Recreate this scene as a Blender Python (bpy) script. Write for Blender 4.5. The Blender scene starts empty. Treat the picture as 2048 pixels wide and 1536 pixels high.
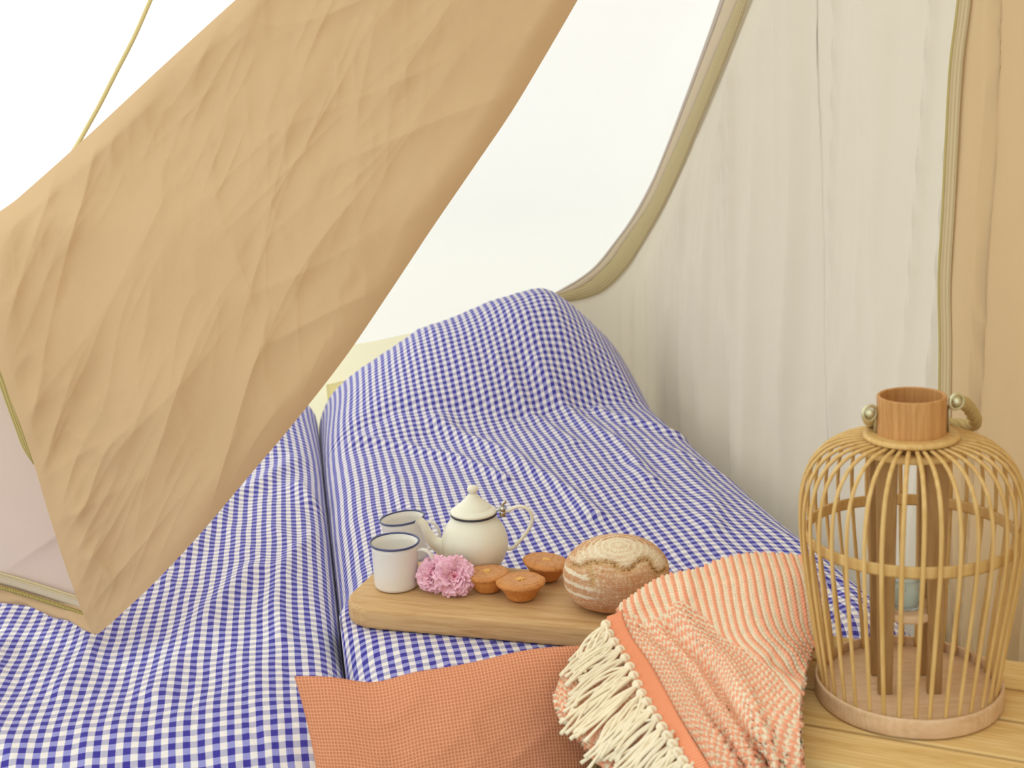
import bpy, bmesh, math, random
import numpy as np
from mathutils import Vector, Matrix, Euler

rnd = random.Random(7)
SC = bpy.context.scene
COL = SC.collection

# ------------------------------------------------------------------ camera
F = 2440.0; PIT = math.radians(13.8); ROL = math.radians(-3.8); CZ = 1.26
cp, sp = math.cos(PIT), math.sin(PIT)
FW = np.array([0, cp, -sp]); _u = np.array([0, sp, cp]); _r = np.array([1., 0, 0])
RT = math.cos(ROL)*_r + math.sin(ROL)*_u
UP = -math.sin(ROL)*_r + math.cos(ROL)*_u
EYE = np.array([0, 0, CZ])
cam = bpy.data.cameras.new('camera'); camo = bpy.data.objects.new('camera', cam); COL.objects.link(camo)
camo.matrix_world = Matrix(((RT[0], UP[0], -FW[0], 0), (RT[1], UP[1], -FW[1], 0), (RT[2], UP[2], -FW[2], CZ), (0, 0, 0, 1)))
cam.sensor_width = 36; cam.lens = 36*F/2048; cam.clip_start = .05
cam.dof.use_dof = True; cam.dof.focus_distance = 2.02; cam.dof.aperture_fstop = 6.3
SC.camera = camo

# ------------------------------------------------------------------ light
W = bpy.data.worlds.new('overcast_sky'); SC.world = W; W.use_nodes = True
nt = W.node_tree; bg = nt.nodes['Background']
bg.inputs[0].default_value = (.93, .985, .975, 1); bg.inputs[1].default_value = 1.0
sun = bpy.data.lights.new('sun', 'SUN'); sun.energy = 1.6; sun.angle = math.radians(12); sun.color = (.97, .97, .93)
suno = bpy.data.objects.new('sun', sun); COL.objects.link(suno)
suno.rotation_euler = Vector((.45, -.35, -1.0)).to_track_quat('-Z', 'Y').to_euler()
SC.view_settings.view_transform = 'Standard'; SC.view_settings.look = 'None'
SC.view_settings.gamma = 1; SC.view_settings.use_curve_mapping = False
SC.view_settings.exposure = 0.37
SC.cycles.max_bounces = 10; SC.cycles.diffuse_bounces = 6; SC.cycles.transmission_bounces = 8

# ------------------------------------------------------------------ helpers
def ray(x, y): return FW + RT*(x-1024)/F - UP*(y-768)/F
def onz(x, y, z): d = ray(x, y); return EYE + d*(z-CZ)/d[2]
def ony(x, y, Y): d = ray(x, y); return EYE + d*Y/d[1]
BN = np.array([.0437, 0, 1.]); BK = .4376           # the top of the serving board, slightly tilted on the soft duvet
def onboard(x, y, dz=0): d = ray(x, y); return EYE + d*(BK+dz-EYE@BN)/(d@BN)

def srgb(r, g, b):
    f = lambda c: (c/255/12.92) if c/255 <= .04045 else ((c/255+.055)/1.055)**2.4
    return (f(r), f(g), f(b), 1)

def lerp(a, b, t): return a*(1-t)+b*t
def sstep(a, b, x):
    t = np.clip((x-a)/(b-a), 0, 1); return t*t*(3-2*t)

def _h(ix, iy, seed):
    n = (ix.astype(np.int64)*374761393 + iy.astype(np.int64)*668265263 + seed*974634777) & 0xffffffff
    n = ((n ^ (n >> 13))*1274126177) & 0xffffffff
    n = (n ^ (n >> 16)) & 0xffff
    return n/32767.5-1
def vn(x, y, seed=0):
    x = np.asarray(x, float); y = np.asarray(y, float)
    ix = np.floor(x); iy = np.floor(y); fx = x-ix; fy = y-iy
    fx = fx*fx*fx*(fx*(fx*6-15)+10); fy = fy*fy*fy*(fy*(fy*6-15)+10)
    a = _h(ix, iy, seed); b = _h(ix+1, iy, seed); c = _h(ix, iy+1, seed); d = _h(ix+1, iy+1, seed)
    return (a*(1-fx)+b*fx)*(1-fy)+(c*(1-fx)+d*fx)*fy
def fbm(x, y, seed=0, o=4, g=.5):
    s = 0; a = 1; t = 0
    for i in range(o):
        s = s+a*vn(x*2**i+i*17.3, y*2**i-i*9.1, seed+i); t += a; a *= g
    return s/t
def ridge(x, y, seed=0, o=3, g=.5, p=1.0):
    s = 0; a = 1; t = 0
    for i in range(o):
        s = s+a*(1-np.abs(vn(x*1.9**i+i*13.7, y*1.9**i+i*5.1, seed+i)))**p; t += a; a *= g
    return s/t

def catmull(P, n, closed=False):
    """resample control points (k,d) to n points along a centripetal-free Catmull-Rom spline"""
    P = np.asarray(P, float); k = len(P)
    t = np.linspace(0, k-1, n); i = np.clip(np.floor(t).astype(int), 0, k-2); f = (t-i)
    f = f.reshape((-1,)+(1,)*(P.ndim-1))
    g = lambda j: P[np.clip(j, 0, k-1)]
    p0 = np.where((i == 0).reshape(f.shape), 2*g(i)-g(i+1), g(i-1)); p1 = g(i); p2 = g(i+1)
    p3 = np.where((i == k-2).reshape(f.shape), 2*g(i+1)-g(i), g(i+2))
    return .5*((2*p1)+(-p0+p2)*f+(2*p0-5*p1+4*p2-p3)*f*f+(-p0+3*p1-3*p2+p3)*f**3)
def resample(P, n):
    P = np.asarray(P, float); Q = catmull(P, max(300, n*4))
    s = np.concatenate([[0], np.cumsum(np.linalg.norm(np.diff(Q, axis=0), axis=1))])
    t = np.linspace(0, s[-1], n)
    return np.stack([np.interp(t, s, Q[:, c]) for c in range(Q.shape[1])], -1)
def net(C, nu, nv):
    C = np.asarray(C, float); A = catmull(C, nu); B = catmull(np.swapaxes(A, 0, 1), nv)
    return np.swapaxes(B, 0, 1)

def link(name, me, mat=None, parent=None):
    o = bpy.data.objects.new(name, me); COL.objects.link(o)
    if mat is not None: me.materials.append(mat)
    if parent is not None: o.parent = parent
    return o
def mesh(name, V, Fc, mat=None, parent=None, smooth=True, uv=None, col=None):
    me = bpy.data.meshes.new(name)
    if isinstance(Fc, np.ndarray):
        V = np.ascontiguousarray(V, np.float32); n = len(Fc); k = Fc.shape[1]
        me.vertices.add(len(V)); me.vertices.foreach_set('co', V.ravel())
        me.loops.add(n*k); me.loops.foreach_set('vertex_index', np.ascontiguousarray(Fc, np.int32).ravel())
        me.polygons.add(n); me.polygons.foreach_set('loop_start', np.arange(0, n*k, k, dtype=np.int32))
        me.update(calc_edges=True)
    else:
        me.from_pydata([tuple(map(float, v)) for v in V], [], [tuple(map(int, f)) for f in Fc])
    if smooth: me.polygons.foreach_set('use_smooth', np.ones(len(me.polygons), bool))
    if uv is not None or col is not None:
        li = np.zeros(len(me.loops), np.int32); me.loops.foreach_get('vertex_index', li)
    if uv is not None:
        l = me.uv_layers.new(name='UVMap'); l.data.foreach_set('uv', np.asarray(uv, np.float32)[li].ravel())
    if col is not None:
        a = me.color_attributes.new('tint', 'FLOAT_COLOR', 'POINT')
        c = np.ones((len(V), 4), np.float32); c[:, :np.shape(col)[1]] = col; a.data.foreach_set('color', c.ravel())
    me.update()
    return link(name, me, mat, parent)
def gridfaces(n, m, flip=False, wrap=False):
    i, j = np.meshgrid(np.arange(n-1), np.arange(m if wrap else m-1), indexing='ij'); i = i.ravel(); j = j.ravel(); k = (j+1) % m
    f = np.stack([i*m+j, i*m+k, (i+1)*m+k, (i+1)*m+j], -1)
    return f[:, ::-1] if flip else f
def arcuv(P, j0=None):
    du = np.linalg.norm(np.diff(P, axis=1), axis=2); dv = np.linalg.norm(np.diff(P, axis=0), axis=2)
    U = np.concatenate([np.zeros((P.shape[0], 1)), np.cumsum(du, 1)], 1); V = np.concatenate([np.zeros((1, P.shape[1])), np.cumsum(dv, 0)], 0)
    if j0 is not None: U = U-U[:, j0:j0+1]
    return np.stack([U, V], -1)
def normals(P):
    a = np.gradient(P, axis=0); b = np.gradient(P, axis=1); n = np.cross(b, a)
    return n/np.maximum(np.linalg.norm(n, axis=2, keepdims=True), 1e-9)
def sheet(name, P, mat, parent=None, uv=None, col=None, flip=False, thick=0):
    n, m, _ = P.shape
    if uv is None: uv = arcuv(P)
    o = mesh(name, P.reshape(-1, 3), gridfaces(n, m, flip), mat, parent, True, uv.reshape(-1, 2), None if col is None else col.reshape(-1, col.shape[-1]))
    if thick:
        s = o.modifiers.new('thick', 'SOLIDIFY'); s.thickness = thick; s.offset = 0
    return o

class MB:
    def __init__(s): s.V = []; s.F = []; s.n = 0
    def add(s, V, Fc):
        V = np.asarray(V, float).reshape(-1, 3)
        s.F += [tuple(int(i)+s.n for i in f) for f in Fc]; s.V.append(V); s.n += len(V); return s
    def lathe(s, prof, seg=48, cx=0, cy=0):
        a = np.linspace(0, 2*np.pi, seg, endpoint=False); prof = np.asarray(prof, float)
        V = np.stack([cx+prof[:, 0:1]*np.cos(a), cy+prof[:, 0:1]*np.sin(a), np.repeat(prof[:, 1:2], seg, 1)], -1)
        Fc = [tuple(f) for f in gridfaces(len(prof), seg, False, True)]
        V = V.reshape(-1, 3); k = len(V)
        if prof[0, 0] > 1e-6 and getattr(s, 'cap', True):
            pass
        return s.add(V, Fc)
    def tube(s, pts, r, seg=8, flat=1.0, capped=True, upv=(0, 0, 1)):
        P = np.asarray(pts, float); n = len(P); r = np.broadcast_to(np.asarray(r, float), (n,))
        T = np.gradient(P, axis=0); T /= np.maximum(np.linalg.norm(T, axis=1, keepdims=True), 1e-9)
        u = np.asarray(upv, float); X = np.zeros_like(P); Y = np.zeros_like(P)
        x = np.cross(u, T[0]); x = x if np.linalg.norm(x) > 1e-3 else np.cross((1, 0, 0), T[0])
        for i in range(n):
            x = x-T[i]*(x@T[i]); x = x/max(np.linalg.norm(x), 1e-9); X[i] = x; Y[i] = np.cross(T[i], x)
        a = np.linspace(0, 2*np.pi, seg, endpoint=False)
        V = P[:, None]+r[:, None, None]*(np.cos(a)[None, :, None]*X[:, None]+flat*np.sin(a)[None, :, None]*Y[:, None])
        Fc = [tuple(f) for f in gridfaces(n, seg, True, True)]
        if capped:
            Fc += [tuple(range(seg)), tuple(range(n*seg-1, (n-1)*seg-1, -1))]
        return s.add(V, Fc)
    def box(s, lo, hi):
        x0, y0, z0 = lo; x1, y1, z1 = hi
        V = [(x0, y0, z0), (x1, y0, z0), (x1, y1, z0), (x0, y1, z0), (x0, y0, z1), (x1, y0, z1), (x1, y1, z1), (x0, y1, z1)]
        return s.add(V, [(0, 3, 2, 1), (4, 5, 6, 7), (0, 1, 5, 4), (1, 2, 6, 5), (2, 3, 7, 6), (3, 0, 4, 7)])
    def build(s, name, mat, parent=None, smooth=True, bevel=0, uv=None):
        o = mesh(name, np.concatenate(s.V), s.F, mat, parent, smooth)
        if bevel:
            b = o.modifiers.new('bevel', 'BEVEL'); b.width = bevel; b.segments = 2; b.limit_method = 'ANGLE'
        return o
def lathe_obj(name, prof, mat, parent=None, seg=48, caps=True, loc=None):
    m = MB(); m.lathe(prof, seg); o = m.build(name, mat, parent)
    bm = bmesh.new(); bm.from_mesh(o.data); bmesh.ops.remove_doubles(bm, verts=bm.verts, dist=1e-6)
    bmesh.ops.recalc_face_normals(bm, faces=bm.faces); bm.to_mesh(o.data); bm.free()
    o.data.polygons.foreach_set('use_smooth', np.ones(len(o.data.polygons), bool))
    if loc is not None: o.location = loc
    return o
def tag(o, label=None, cat=None, group=None, kind=None):
    if label: o['label'] = label
    if cat: o['category'] = cat
    if group: o['group'] = group
    if kind: o['kind'] = kind
    return o
def empty(name, loc=(0, 0, 0), rot=(0, 0, 0)):
    o = bpy.data.objects.new(name, None); COL.objects.link(o); o.location = tuple(map(float, loc)); o.rotation_euler = rot
    o.empty_display_size = .05
    return o

# ------------------------------------------------------------------ materials
def newmat(name):
    m = bpy.data.materials.new(name); m.use_nodes = True
    return m, m.node_tree, m.node_tree.nodes['Principled BSDF']
def N(t, kind, **kw):
    n = t.nodes.new(kind)
    for k, v in kw.items():
        if k in ('op',): n.operation = v
        elif k == 'inp':
            for a, b in v.items(): n.inputs[a].default_value = b
        else: setattr(n, k, v)
    return n
def math_n(t, op, a, b=None):
    n = t.nodes.new('ShaderNodeMath'); n.operation = op
    for i, x in enumerate((a, b)):
        if x is None: continue
        if isinstance(x, (int, float)): n.inputs[i].default_value = x
        else: t.links.new(x, n.inputs[i])
    return n.outputs[0]
def mixc(t, fac, a, b, blend='MIX'):
    n = t.nodes.new('ShaderNodeMix'); n.data_type = 'RGBA'; n.blend_type = blend
    for i, x in ((0, fac), (6, a), (7, b)):
        if isinstance(x, (int, float)): n.inputs[i].default_value = x
        elif isinstance(x, tuple): n.inputs[i].default_value = x
        else: t.links.new(x, n.inputs[i])
    return n.outputs[2]
def noise_n(t, vec, scale, detail=4, rough=.5, dist=0):
    n = t.nodes.new('ShaderNodeTexNoise'); n.inputs['Scale'].default_value = scale; n.inputs['Detail'].default_value = detail
    n.inputs['Roughness'].default_value = rough; n.inputs['Distortion'].default_value = dist
    if vec is not None: t.links.new(vec, n.inputs['Vector'])
    return n.outputs[0]
def mapping(t, src, scale=(1, 1, 1), rot=(0, 0, 0)):
    m = t.nodes.new('ShaderNodeMapping'); m.inputs['Scale'].default_value = scale; m.inputs['Rotation'].default_value = rot
    t.links.new(src, m.inputs['Vector']); return m.outputs[0]
def coord(t, which='Object'): return t.nodes.new('ShaderNodeTexCoord').outputs[which]
def ramp(t, fac, stops):
    r = t.nodes.new('ShaderNodeValToRGB'); e = r.color_ramp.elements
    while len(e) < len(stops): e.new(.5)
    for k, (p, c) in enumerate(stops): e[k].position = p; e[k].color = c
    t.links.new(fac, r.inputs[0]); return r.outputs[0]
def bump(t, b, height, dist, strength=1.0):
    n = t.nodes.new('ShaderNodeBump'); n.inputs['Distance'].default_value = dist; n.inputs['Strength'].default_value = strength
    t.links.new(height, n.inputs['Height']); t.links.new(n.outputs[0], b.inputs['Normal']); return n
def simple(name, c, rough=.6, metal=0, spec=.4, coat=0):
    m, t, b = newmat(name); b.inputs['Base Color'].default_value = c; b.inputs['Roughness'].default_value = rough
    b.inputs['Metallic'].default_value = metal; b.inputs['Specular IOR Level'].default_value = spec; b.inputs['Coat Weight'].default_value = coat
    return m
def cloth(name, c, c2, trans=.35, tcol=None, scale=3, weave=1400, brough=.95, clear=0):
    """thin woven cloth: part of the light passes through it"""
    m, t, b = newmat(name)
    ob = coord(t, 'Object')
    base = mixc(t, noise_n(t, ob, scale, 5, .6), c, c2)
    uv = coord(t, 'UV')
    w = noise_n(t, mapping(t, uv, (1, .12, 1)), weave, 2, .5); w2 = noise_n(t, mapping(t, uv, (.12, 1, 1)), weave, 2, .5)
    ww = math_n(t, 'ADD', w, w2)
    base = mixc(t, .10, base, mixc(t, math_n(t, 'MULTIPLY', ww, .5), (.35, .35, .35, 1), (1, 1, 1, 1)), 'MULTIPLY')
    t.links.new(base, b.inputs['Base Color']); b.inputs['Roughness'].default_value = brough; b.inputs['Specular IOR Level'].default_value = .1
    nb = bump(t, b, ww, .0004, .5)
    tr = t.nodes.new('ShaderNodeBsdfTranslucent')
    if tcol is None: t.links.new(base, tr.inputs[0])
    else: tr.inputs[0].default_value = tcol
    mx = t.nodes.new('ShaderNodeMixShader'); mx.inputs[0].default_value = trans
    t.links.new(b.outputs[0], mx.inputs[1]); t.links.new(tr.outputs[0], mx.inputs[2])
    out = mx.outputs[0]
    if clear:
        tp = t.nodes.new('ShaderNodeBsdfTransparent'); m2 = t.nodes.new('ShaderNodeMixShader'); m2.inputs[0].default_value = clear
        t.links.new(out, m2.inputs[1]); t.links.new(tp.outputs[0], m2.inputs[2]); out = m2.outputs[0]
    t.links.new(out, t.nodes['Material Output'].inputs[0])
    return m

M = {}
M['roof'] = cloth('white_roof_canvas', (.86, .85, .80, 1), (.82, .81, .76, 1), .465, (.88, .86, .82, 1), 1.2)
M['flap'] = cloth('tan_cotton', srgb(212, 180, 140), srgb(206, 174, 134), .16, srgb(236, 198, 148), 2)
M['tan'] = cloth('tan_side_cotton', srgb(228, 200, 160), srgb(220, 192, 152), .40, srgb(252, 230, 192), 2)
M['cream'] = cloth('cream_groundsheet_wall', srgb(242, 234, 204), srgb(238, 228, 196), .78, srgb(255, 250, 222), 2)
M['sheer'] = cloth('sheer_cream_cotton', srgb(222, 212, 196), srgb(216, 206, 192), .26, srgb(246, 234, 208), 1.5)
M['mesh'] = cloth('sheer_mesh', srgb(214, 192, 178), srgb(206, 186, 176), .3, srgb(235, 210, 190), 2)
M['cordm'] = simple('cord_cotton', srgb(214, 196, 140), .9, 0, .1)
M['floor'] = simple('groundsheet', srgb(170, 160, 140), .8)
M['stitch'] = simple('yellow_thread', srgb(214, 196, 140), .9, 0, .1)

def zip_mat(name, c1, c2, period, lengthwise=True):
    m, t, b = newmat(name); uv = coord(t, 'UV'); s = t.nodes.new('ShaderNodeSeparateXYZ'); t.links.new(uv, s.inputs[0])
    f = math_n(t, 'SINE', math_n(t, 'MULTIPLY', s.outputs[0], 2*math.pi/period))
    f = math_n(t, 'ADD', math_n(t, 'MULTIPLY', f, .5), .5)
    col = mixc(t, f, c1, c2); t.links.new(col, b.inputs['Base Color']); b.inputs['Roughness'].default_value = .85
    bump(t, b, f, .0008, .7); b.inputs['Specular IOR Level'].default_value = .2
    return m
M['zip'] = zip_mat('zip_tape', srgb(176, 156, 112), srgb(206, 188, 146), .0085)
M['zipo'] = zip_mat('zip_tape_olive', srgb(172, 152, 92), srgb(200, 182, 124), .006)
M['ziptan'] = zip_mat('zip_tape_tan', srgb(186, 164, 124), srgb(204, 182, 142), .01)
M['teeth'] = simple('zip_teeth', srgb(150, 130, 62), .45, .2, .5)
M['dark_edge'] = simple('grey_hem', srgb(196, 182, 168), .9, 0, .1)
M['hem'] = cloth('hem_strip', srgb(228, 212, 186), srgb(218, 202, 176), .25, srgb(244, 230, 200), 2)

# gingham: yarn-dyed checks laid out in the cloth's own length
m, t, b = newmat('blue_gingham'); M['gingham'] = m
uv = coord(t, 'UV'); s = t.nodes.new('ShaderNodeSeparateXYZ')
wob = N(t, 'ShaderNodeTexNoise'); wob.inputs['Scale'].default_value = 9; wob.inputs['Detail'].default_value = 2; t.links.new(uv, wob.inputs['Vector'])
vm = N(t, 'ShaderNodeVectorMath', operation='MULTIPLY_ADD'); t.links.new(wob.outputs[1], vm.inputs[0]); vm.inputs[1].default_value = (.004, .004, 0); t.links.new(uv, vm.inputs[2])
t.links.new(vm.outputs[0], s.inputs[0])
PER = .0205
def stripe(o, ph=0.0):
    f = math_n(t, 'FRACT', math_n(t, 'ADD', math_n(t, 'DIVIDE', o, PER), ph+.5))
    d = math_n(t, 'ABSOLUTE', math_n(t, 'SUBTRACT', f, .5))
    r = N(t, 'ShaderNodeMapRange'); r.inputs[1].default_value = .245; r.inputs[2].default_value = .265; r.inputs[3].default_value = 1; r.inputs[4].default_value = 0
    t.links.new(d, r.inputs[0]); return r.outputs[0]
sx = stripe(s.outputs[0]); sy = stripe(s.outputs[1])
thx = noise_n(t, mapping(t, uv, (1, .03, 1)), 1500, 2); thy = noise_n(t, mapping(t, uv, (.03, 1, 1)), 1500, 2)
c = mixc(t, sx, srgb(236, 229, 224), srgb(150, 149, 205))
c2 = mixc(t, sx, srgb(184, 180, 200), srgb(68, 61, 152))
c = mixc(t, sy, c, c2)
th = math_n(t, 'ADD', math_n(t, 'MULTIPLY', thx, .5), math_n(t, 'MULTIPLY', thy, .5))
r = N(t, 'ShaderNodeMapRange'); r.inputs[1].default_value = .35; r.inputs[2].default_value = .65; r.inputs[3].default_value = .86; r.inputs[4].default_value = 1.1; t.links.new(th, r.inputs[0])
cc = N(t, 'ShaderNodeCombineColor'); [t.links.new(r.outputs[0], cc.inputs[i]) for i in range(3)]
c = mixc(t, 1.0, c, cc.outputs[0], 'MULTIPLY')
t.links.new(c, b.inputs['Base Color']); b.inputs['Roughness'].default_value = .9; b.inputs['Specular IOR Level'].default_value = .1
b.inputs['Sheen Weight'].default_value = .1
bump(t, b, th, .0005, .5)

def wood(name, c1, c2, c3, scale=(1, 12, 12), knots=False, rough=.6, ring=6):
    m, t, b = newmat(name); ob = coord(t, 'Object'); mp = mapping(t, ob, scale)
    n1 = noise_n(t, mp, 6, 6, .65, .6); n2 = noise_n(t, mp, 40, 3, .6)
    w = N(t, 'ShaderNodeTexWave'); w.wave_type = 'BANDS'; w.bands_direction = 'Y'; w.inputs['Scale'].default_value = ring; w.inputs['Distortion'].default_value = 5
    w.inputs['Detail'].default_value = 3; w.inputs['Detail Scale'].default_value = 1.2; t.links.new(mapping(t, ob, (scale[0]*.6, scale[1]*.8, scale[2]*.8)), w.inputs['Vector'])
    c = ramp(t, n1, [(.3, c1), (.5, c2), (.72, c3)])
    c = mixc(t, math_n(t, 'MULTIPLY', w.outputs[1], .35), c, c1)
    c = mixc(t, .25, c, mixc(t, n2, (.5, .45, .4, 1), (1, 1, 1, 1)), 'MULTIPLY')
    if knots:
        v = N(t, 'ShaderNodeTexVoronoi'); v.inputs['Scale'].default_value = 9; t.links.new(mapping(t, ob, (1, 2.2, 2.2)), v.inputs['Vector'])
        k = ramp(t, v.outputs['Distance'], [(.0, (1, 1, 1, 1)), (.06, (1, 1, 1, 1)), (.12, (0, 0, 0, 1))])
        kn = noise_n(t, ob, 5, 1); k2 = math_n(t, 'MULTIPLY', math_n(t, 'GREATER_THAN', kn, .52), k)
        c = mixc(t, math_n(t, 'MULTIPLY', k2, .85), c, srgb(120, 82, 44))
    t.links.new(c, b.inputs['Base Color']); b.inputs['Roughness'].default_value = rough; b.inputs['Specular IOR Level'].default_value = .25
    bump(t, b, n1, .0012, .5)
    return m
M['board'] = wood('oiled_board_wood', srgb(190, 146, 92), srgb(212, 174, 122), srgb(222, 188, 138), (1.2, 14, 14))
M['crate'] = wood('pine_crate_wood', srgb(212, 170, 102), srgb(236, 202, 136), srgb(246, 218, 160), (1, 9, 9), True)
M['crate_side'] = wood('shaded_crate_wood', srgb(92, 72, 40), srgb(116, 92, 54), srgb(134, 110, 66), (1, 9, 9))  # pine crate sides and posts, with shade put into the wood colour
M['bamboo'] = wood('split_bamboo', srgb(206, 164, 96), srgb(222, 184, 118), srgb(232, 198, 136), (20, 20, 1.5), rough=.5, ring=2)
M['neckwood'] = wood('bent_wood', srgb(180, 126, 70), srgb(204, 152, 94), srgb(216, 166, 108), (30, 30, 1.5), rough=.5, ring=2)
M['basewood'] = wood('base_wood', srgb(210, 172, 130), srgb(226, 192, 152), srgb(234, 204, 168), (3, 14, 14), rough=.6)
M['slat'] = wood('slat_wood', srgb(150, 112, 66), srgb(172, 134, 84), srgb(186, 148, 98), (14, 14, 1.2), rough=.65)
M['rope'] = simple('jute_rope', srgb(190, 166, 112), .95, 0, .1)
M['metal'] = simple('dull_brass', srgb(214, 208, 170), .35, .7, .5)
M['chrome'] = simple('chrome_hinge', srgb(200, 196, 186), .18, 1)
M['black'] = simple('black_enamel_rim', srgb(36, 36, 48), .35, 0, .5)
M['navy'] = simple('navy_enamel_rim', srgb(66, 70, 112), .3, 0, .5)
def enamel(name, c):
    m, t, b = newmat(name); ob = coord(t)
    b.inputs['Roughness'].default_value = .32; b.inputs['Specular IOR Level'].default_value = .45
    t.links.new(mixc(t, noise_n(t, ob, 30, 3), c, tuple(x*.97 for x in c[:3])+(1,)), b.inputs['Base Color'])
    bump(t, b, noise_n(t, ob, 45, 2), .0008, .25); return m
M['enamel'] = enamel('white_enamel', srgb(232, 226, 216)); M['enamelc'] = enamel('cream_enamel', srgb(232, 226, 204))

def tinted(name, rough=.9, nscale=300, bd=.001, bs=.5, mul=.12):
    m, t, b = newmat(name); a = N(t, 'ShaderNodeVertexColor'); a.layer_name = 'tint'; ob = coord(t)
    n = noise_n(t, ob, nscale, 4, .65)
    c = mixc(t, mul*2, a.outputs[0], mixc(t, n, (.45, .4, .36, 1), (1.25, 1.25, 1.25, 1)), 'MULTIPLY')
    t.links.new(c, b.inputs['Base Color']); b.inputs['Roughness'].default_value = rough; b.inputs['Specular IOR Level'].default_value = .15
    bump(t, b, n, bd, bs); return m
M['crust'] = tinted('loaf_crust', .9, 420, .0015, .7, .3)
M['cake'] = tinted('baked_crust', .65, 320, .0014, .7, .2)
M['knit'] = tinted('knit_yarn', .95, 900, .0006, .5, .06)
M['petal'] = tinted('petal_tissue', .7, 200, .0003, .3, .04)
M['leafm'] = simple('leaf_green', srgb(104, 120, 74), .7)
M['yarn'] = tinted('cream_cord_yarn', .95, 700, .0005, .5, .08)
M['coral_band'] = zip_mat('coral_binding', srgb(232, 142, 100), srgb(244, 160, 120), .0035)

m, t, b = newmat('waffle_cotton'); M['waffle'] = m
uv = coord(t, 'UV'); s = t.nodes.new('ShaderNodeSeparateXYZ'); t.links.new(uv, s.inputs[0])
WP = .0046
def cell(o):
    f = math_n(t, 'FRACT', math_n(t, 'DIVIDE', o, WP)); d = math_n(t, 'ABSOLUTE', math_n(t, 'SUBTRACT', f, .5))
    r = N(t, 'ShaderNodeMapRange'); r.interpolation_type = 'SMOOTHSTEP'; r.inputs[1].default_value = .18; r.inputs[2].default_value = .38; r.inputs[3].default_value = 0; r.inputs[4].default_value = 1
    t.links.new(d, r.inputs[0]); return r.outputs[0]
cx_, cy_ = cell(s.outputs[0]), cell(s.outputs[1])
hgt = math_n(t, 'MAXIMUM', cx_, math_n(t, 'MULTIPLY', cy_, .9))
c = mixc(t, hgt, srgb(204, 130, 94), srgb(232, 160, 122))
c = mixc(t, .15, c, mixc(t, noise_n(t, coord(t), 700, 3), (.6, .6, .6, 1), (1.2, 1.2, 1.2, 1)), 'MULTIPLY')
t.links.new(c, b.inputs['Base Color']); b.inputs['Roughness'].default_value = .95; b.inputs['Specular IOR Level'].default_value = .08
bump(t, b, hgt, .0012, .8)

m, t, b = newmat('votive_glass'); M['glass'] = m
b.inputs['Base Color'].default_value = (.86, .93, .88, 1); b.inputs['Transmission Weight'].default_value = .75; b.inputs['Roughness'].default_value = .12; b.inputs['IOR'].default_value = 1.3

# ------------------------------------------------------------------ bed frame of reference
ZB = .405
A_ = np.array([-.165, .986]); C_ = np.array([.986, .165]); G0 = np.array([-.28, 1.687])
def bedp(u, v, z):
    u, v, z = np.broadcast_arrays(u, v, z)
    return np.stack([G0[0]+C_[0]*u+A_[0]*v, G0[1]+C_[1]*u+A_[1]*v, z], -1)

# ------------------------------------------------------------------ setting: floor, tent walls, roof canvas
g = net([[(-3.6, -1.4, 0), (2.4, -1.4, 0)], [(-3.6, 5.2, 0), (2.4, 5.2, 0)]], 40, 40)
g[..., 2] += .003*fbm(g[..., 0]*2, g[..., 1]*2, 3)-.006
o = sheet('floor', g, M['floor']); tag(o, 'beige groundsheet floor under the beds', kind='structure')

# plan of the inner tent wall: along the right of the bed, round the corner, behind the bed head
OFF = .045
line = [(.913, .45), (.424+OFF, 3.55)]
p0, pc, p1 = np.array([.424+OFF, 3.55]), np.array([.37+OFF, 3.88+OFF]), np.array([.14, 3.84+OFF])
tt = np.linspace(0, 1, 24)[:, None]
arc = (1-tt)**2*p0+2*tt*(1-tt)*pc+tt**2*p1
back = p1+np.linspace(0, 1, 60)[1:, None]*(-2.75)*C_
PLAN = np.concatenate([np.linspace(line[0], line[1], 120)[:-1], arc, back])
PS = np.concatenate([[0], np.cumsum(np.linalg.norm(np.diff(PLAN, axis=0), axis=1))])
def wallxy(s): return np.stack([np.interp(s, PS, PLAN[:, 0]), np.interp(s, PS, PLAN[:, 1])], -1)
def walln(s):
    d = wallxy(s+.02)-wallxy(s-.02); d /= np.maximum(np.linalg.norm(d, axis=-1, keepdims=True), 1e-9)
    return np.stack([-d[..., 1], d[..., 0]], -1)          # towards the inside of the tent
def onwall(x, y, out=0):
    PL_ = PLAN+walln(PS)*out
    d = ray(x, y); cr = PL_[:, 0]*d[1]-PL_[:, 1]*d[0]; dt = PL_@d[:2]
    k = np.where((np.sign(cr[:-1]) != np.sign(cr[1:])) & (dt[:-1] > 0))[0][0]
    f = cr[k]/(cr[k]-cr[k+1]); s = PS[k]+f*(PS[k+1]-PS[k]); w = PL_[k]*(1-f)+PL_[k+1]*f
    return s, CZ+d[2]*np.linalg.norm(w)/np.linalg.norm(d[:2])
def wallpt(s, z, out=0):
    s, z, out = np.broadcast_arrays(np.asarray(s, float), np.asarray(z, float), np.asarray(out, float))
    w = wallxy(s)+walln(s)*out[..., None]
    return np.concatenate([w, z[..., None]], -1)

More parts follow.
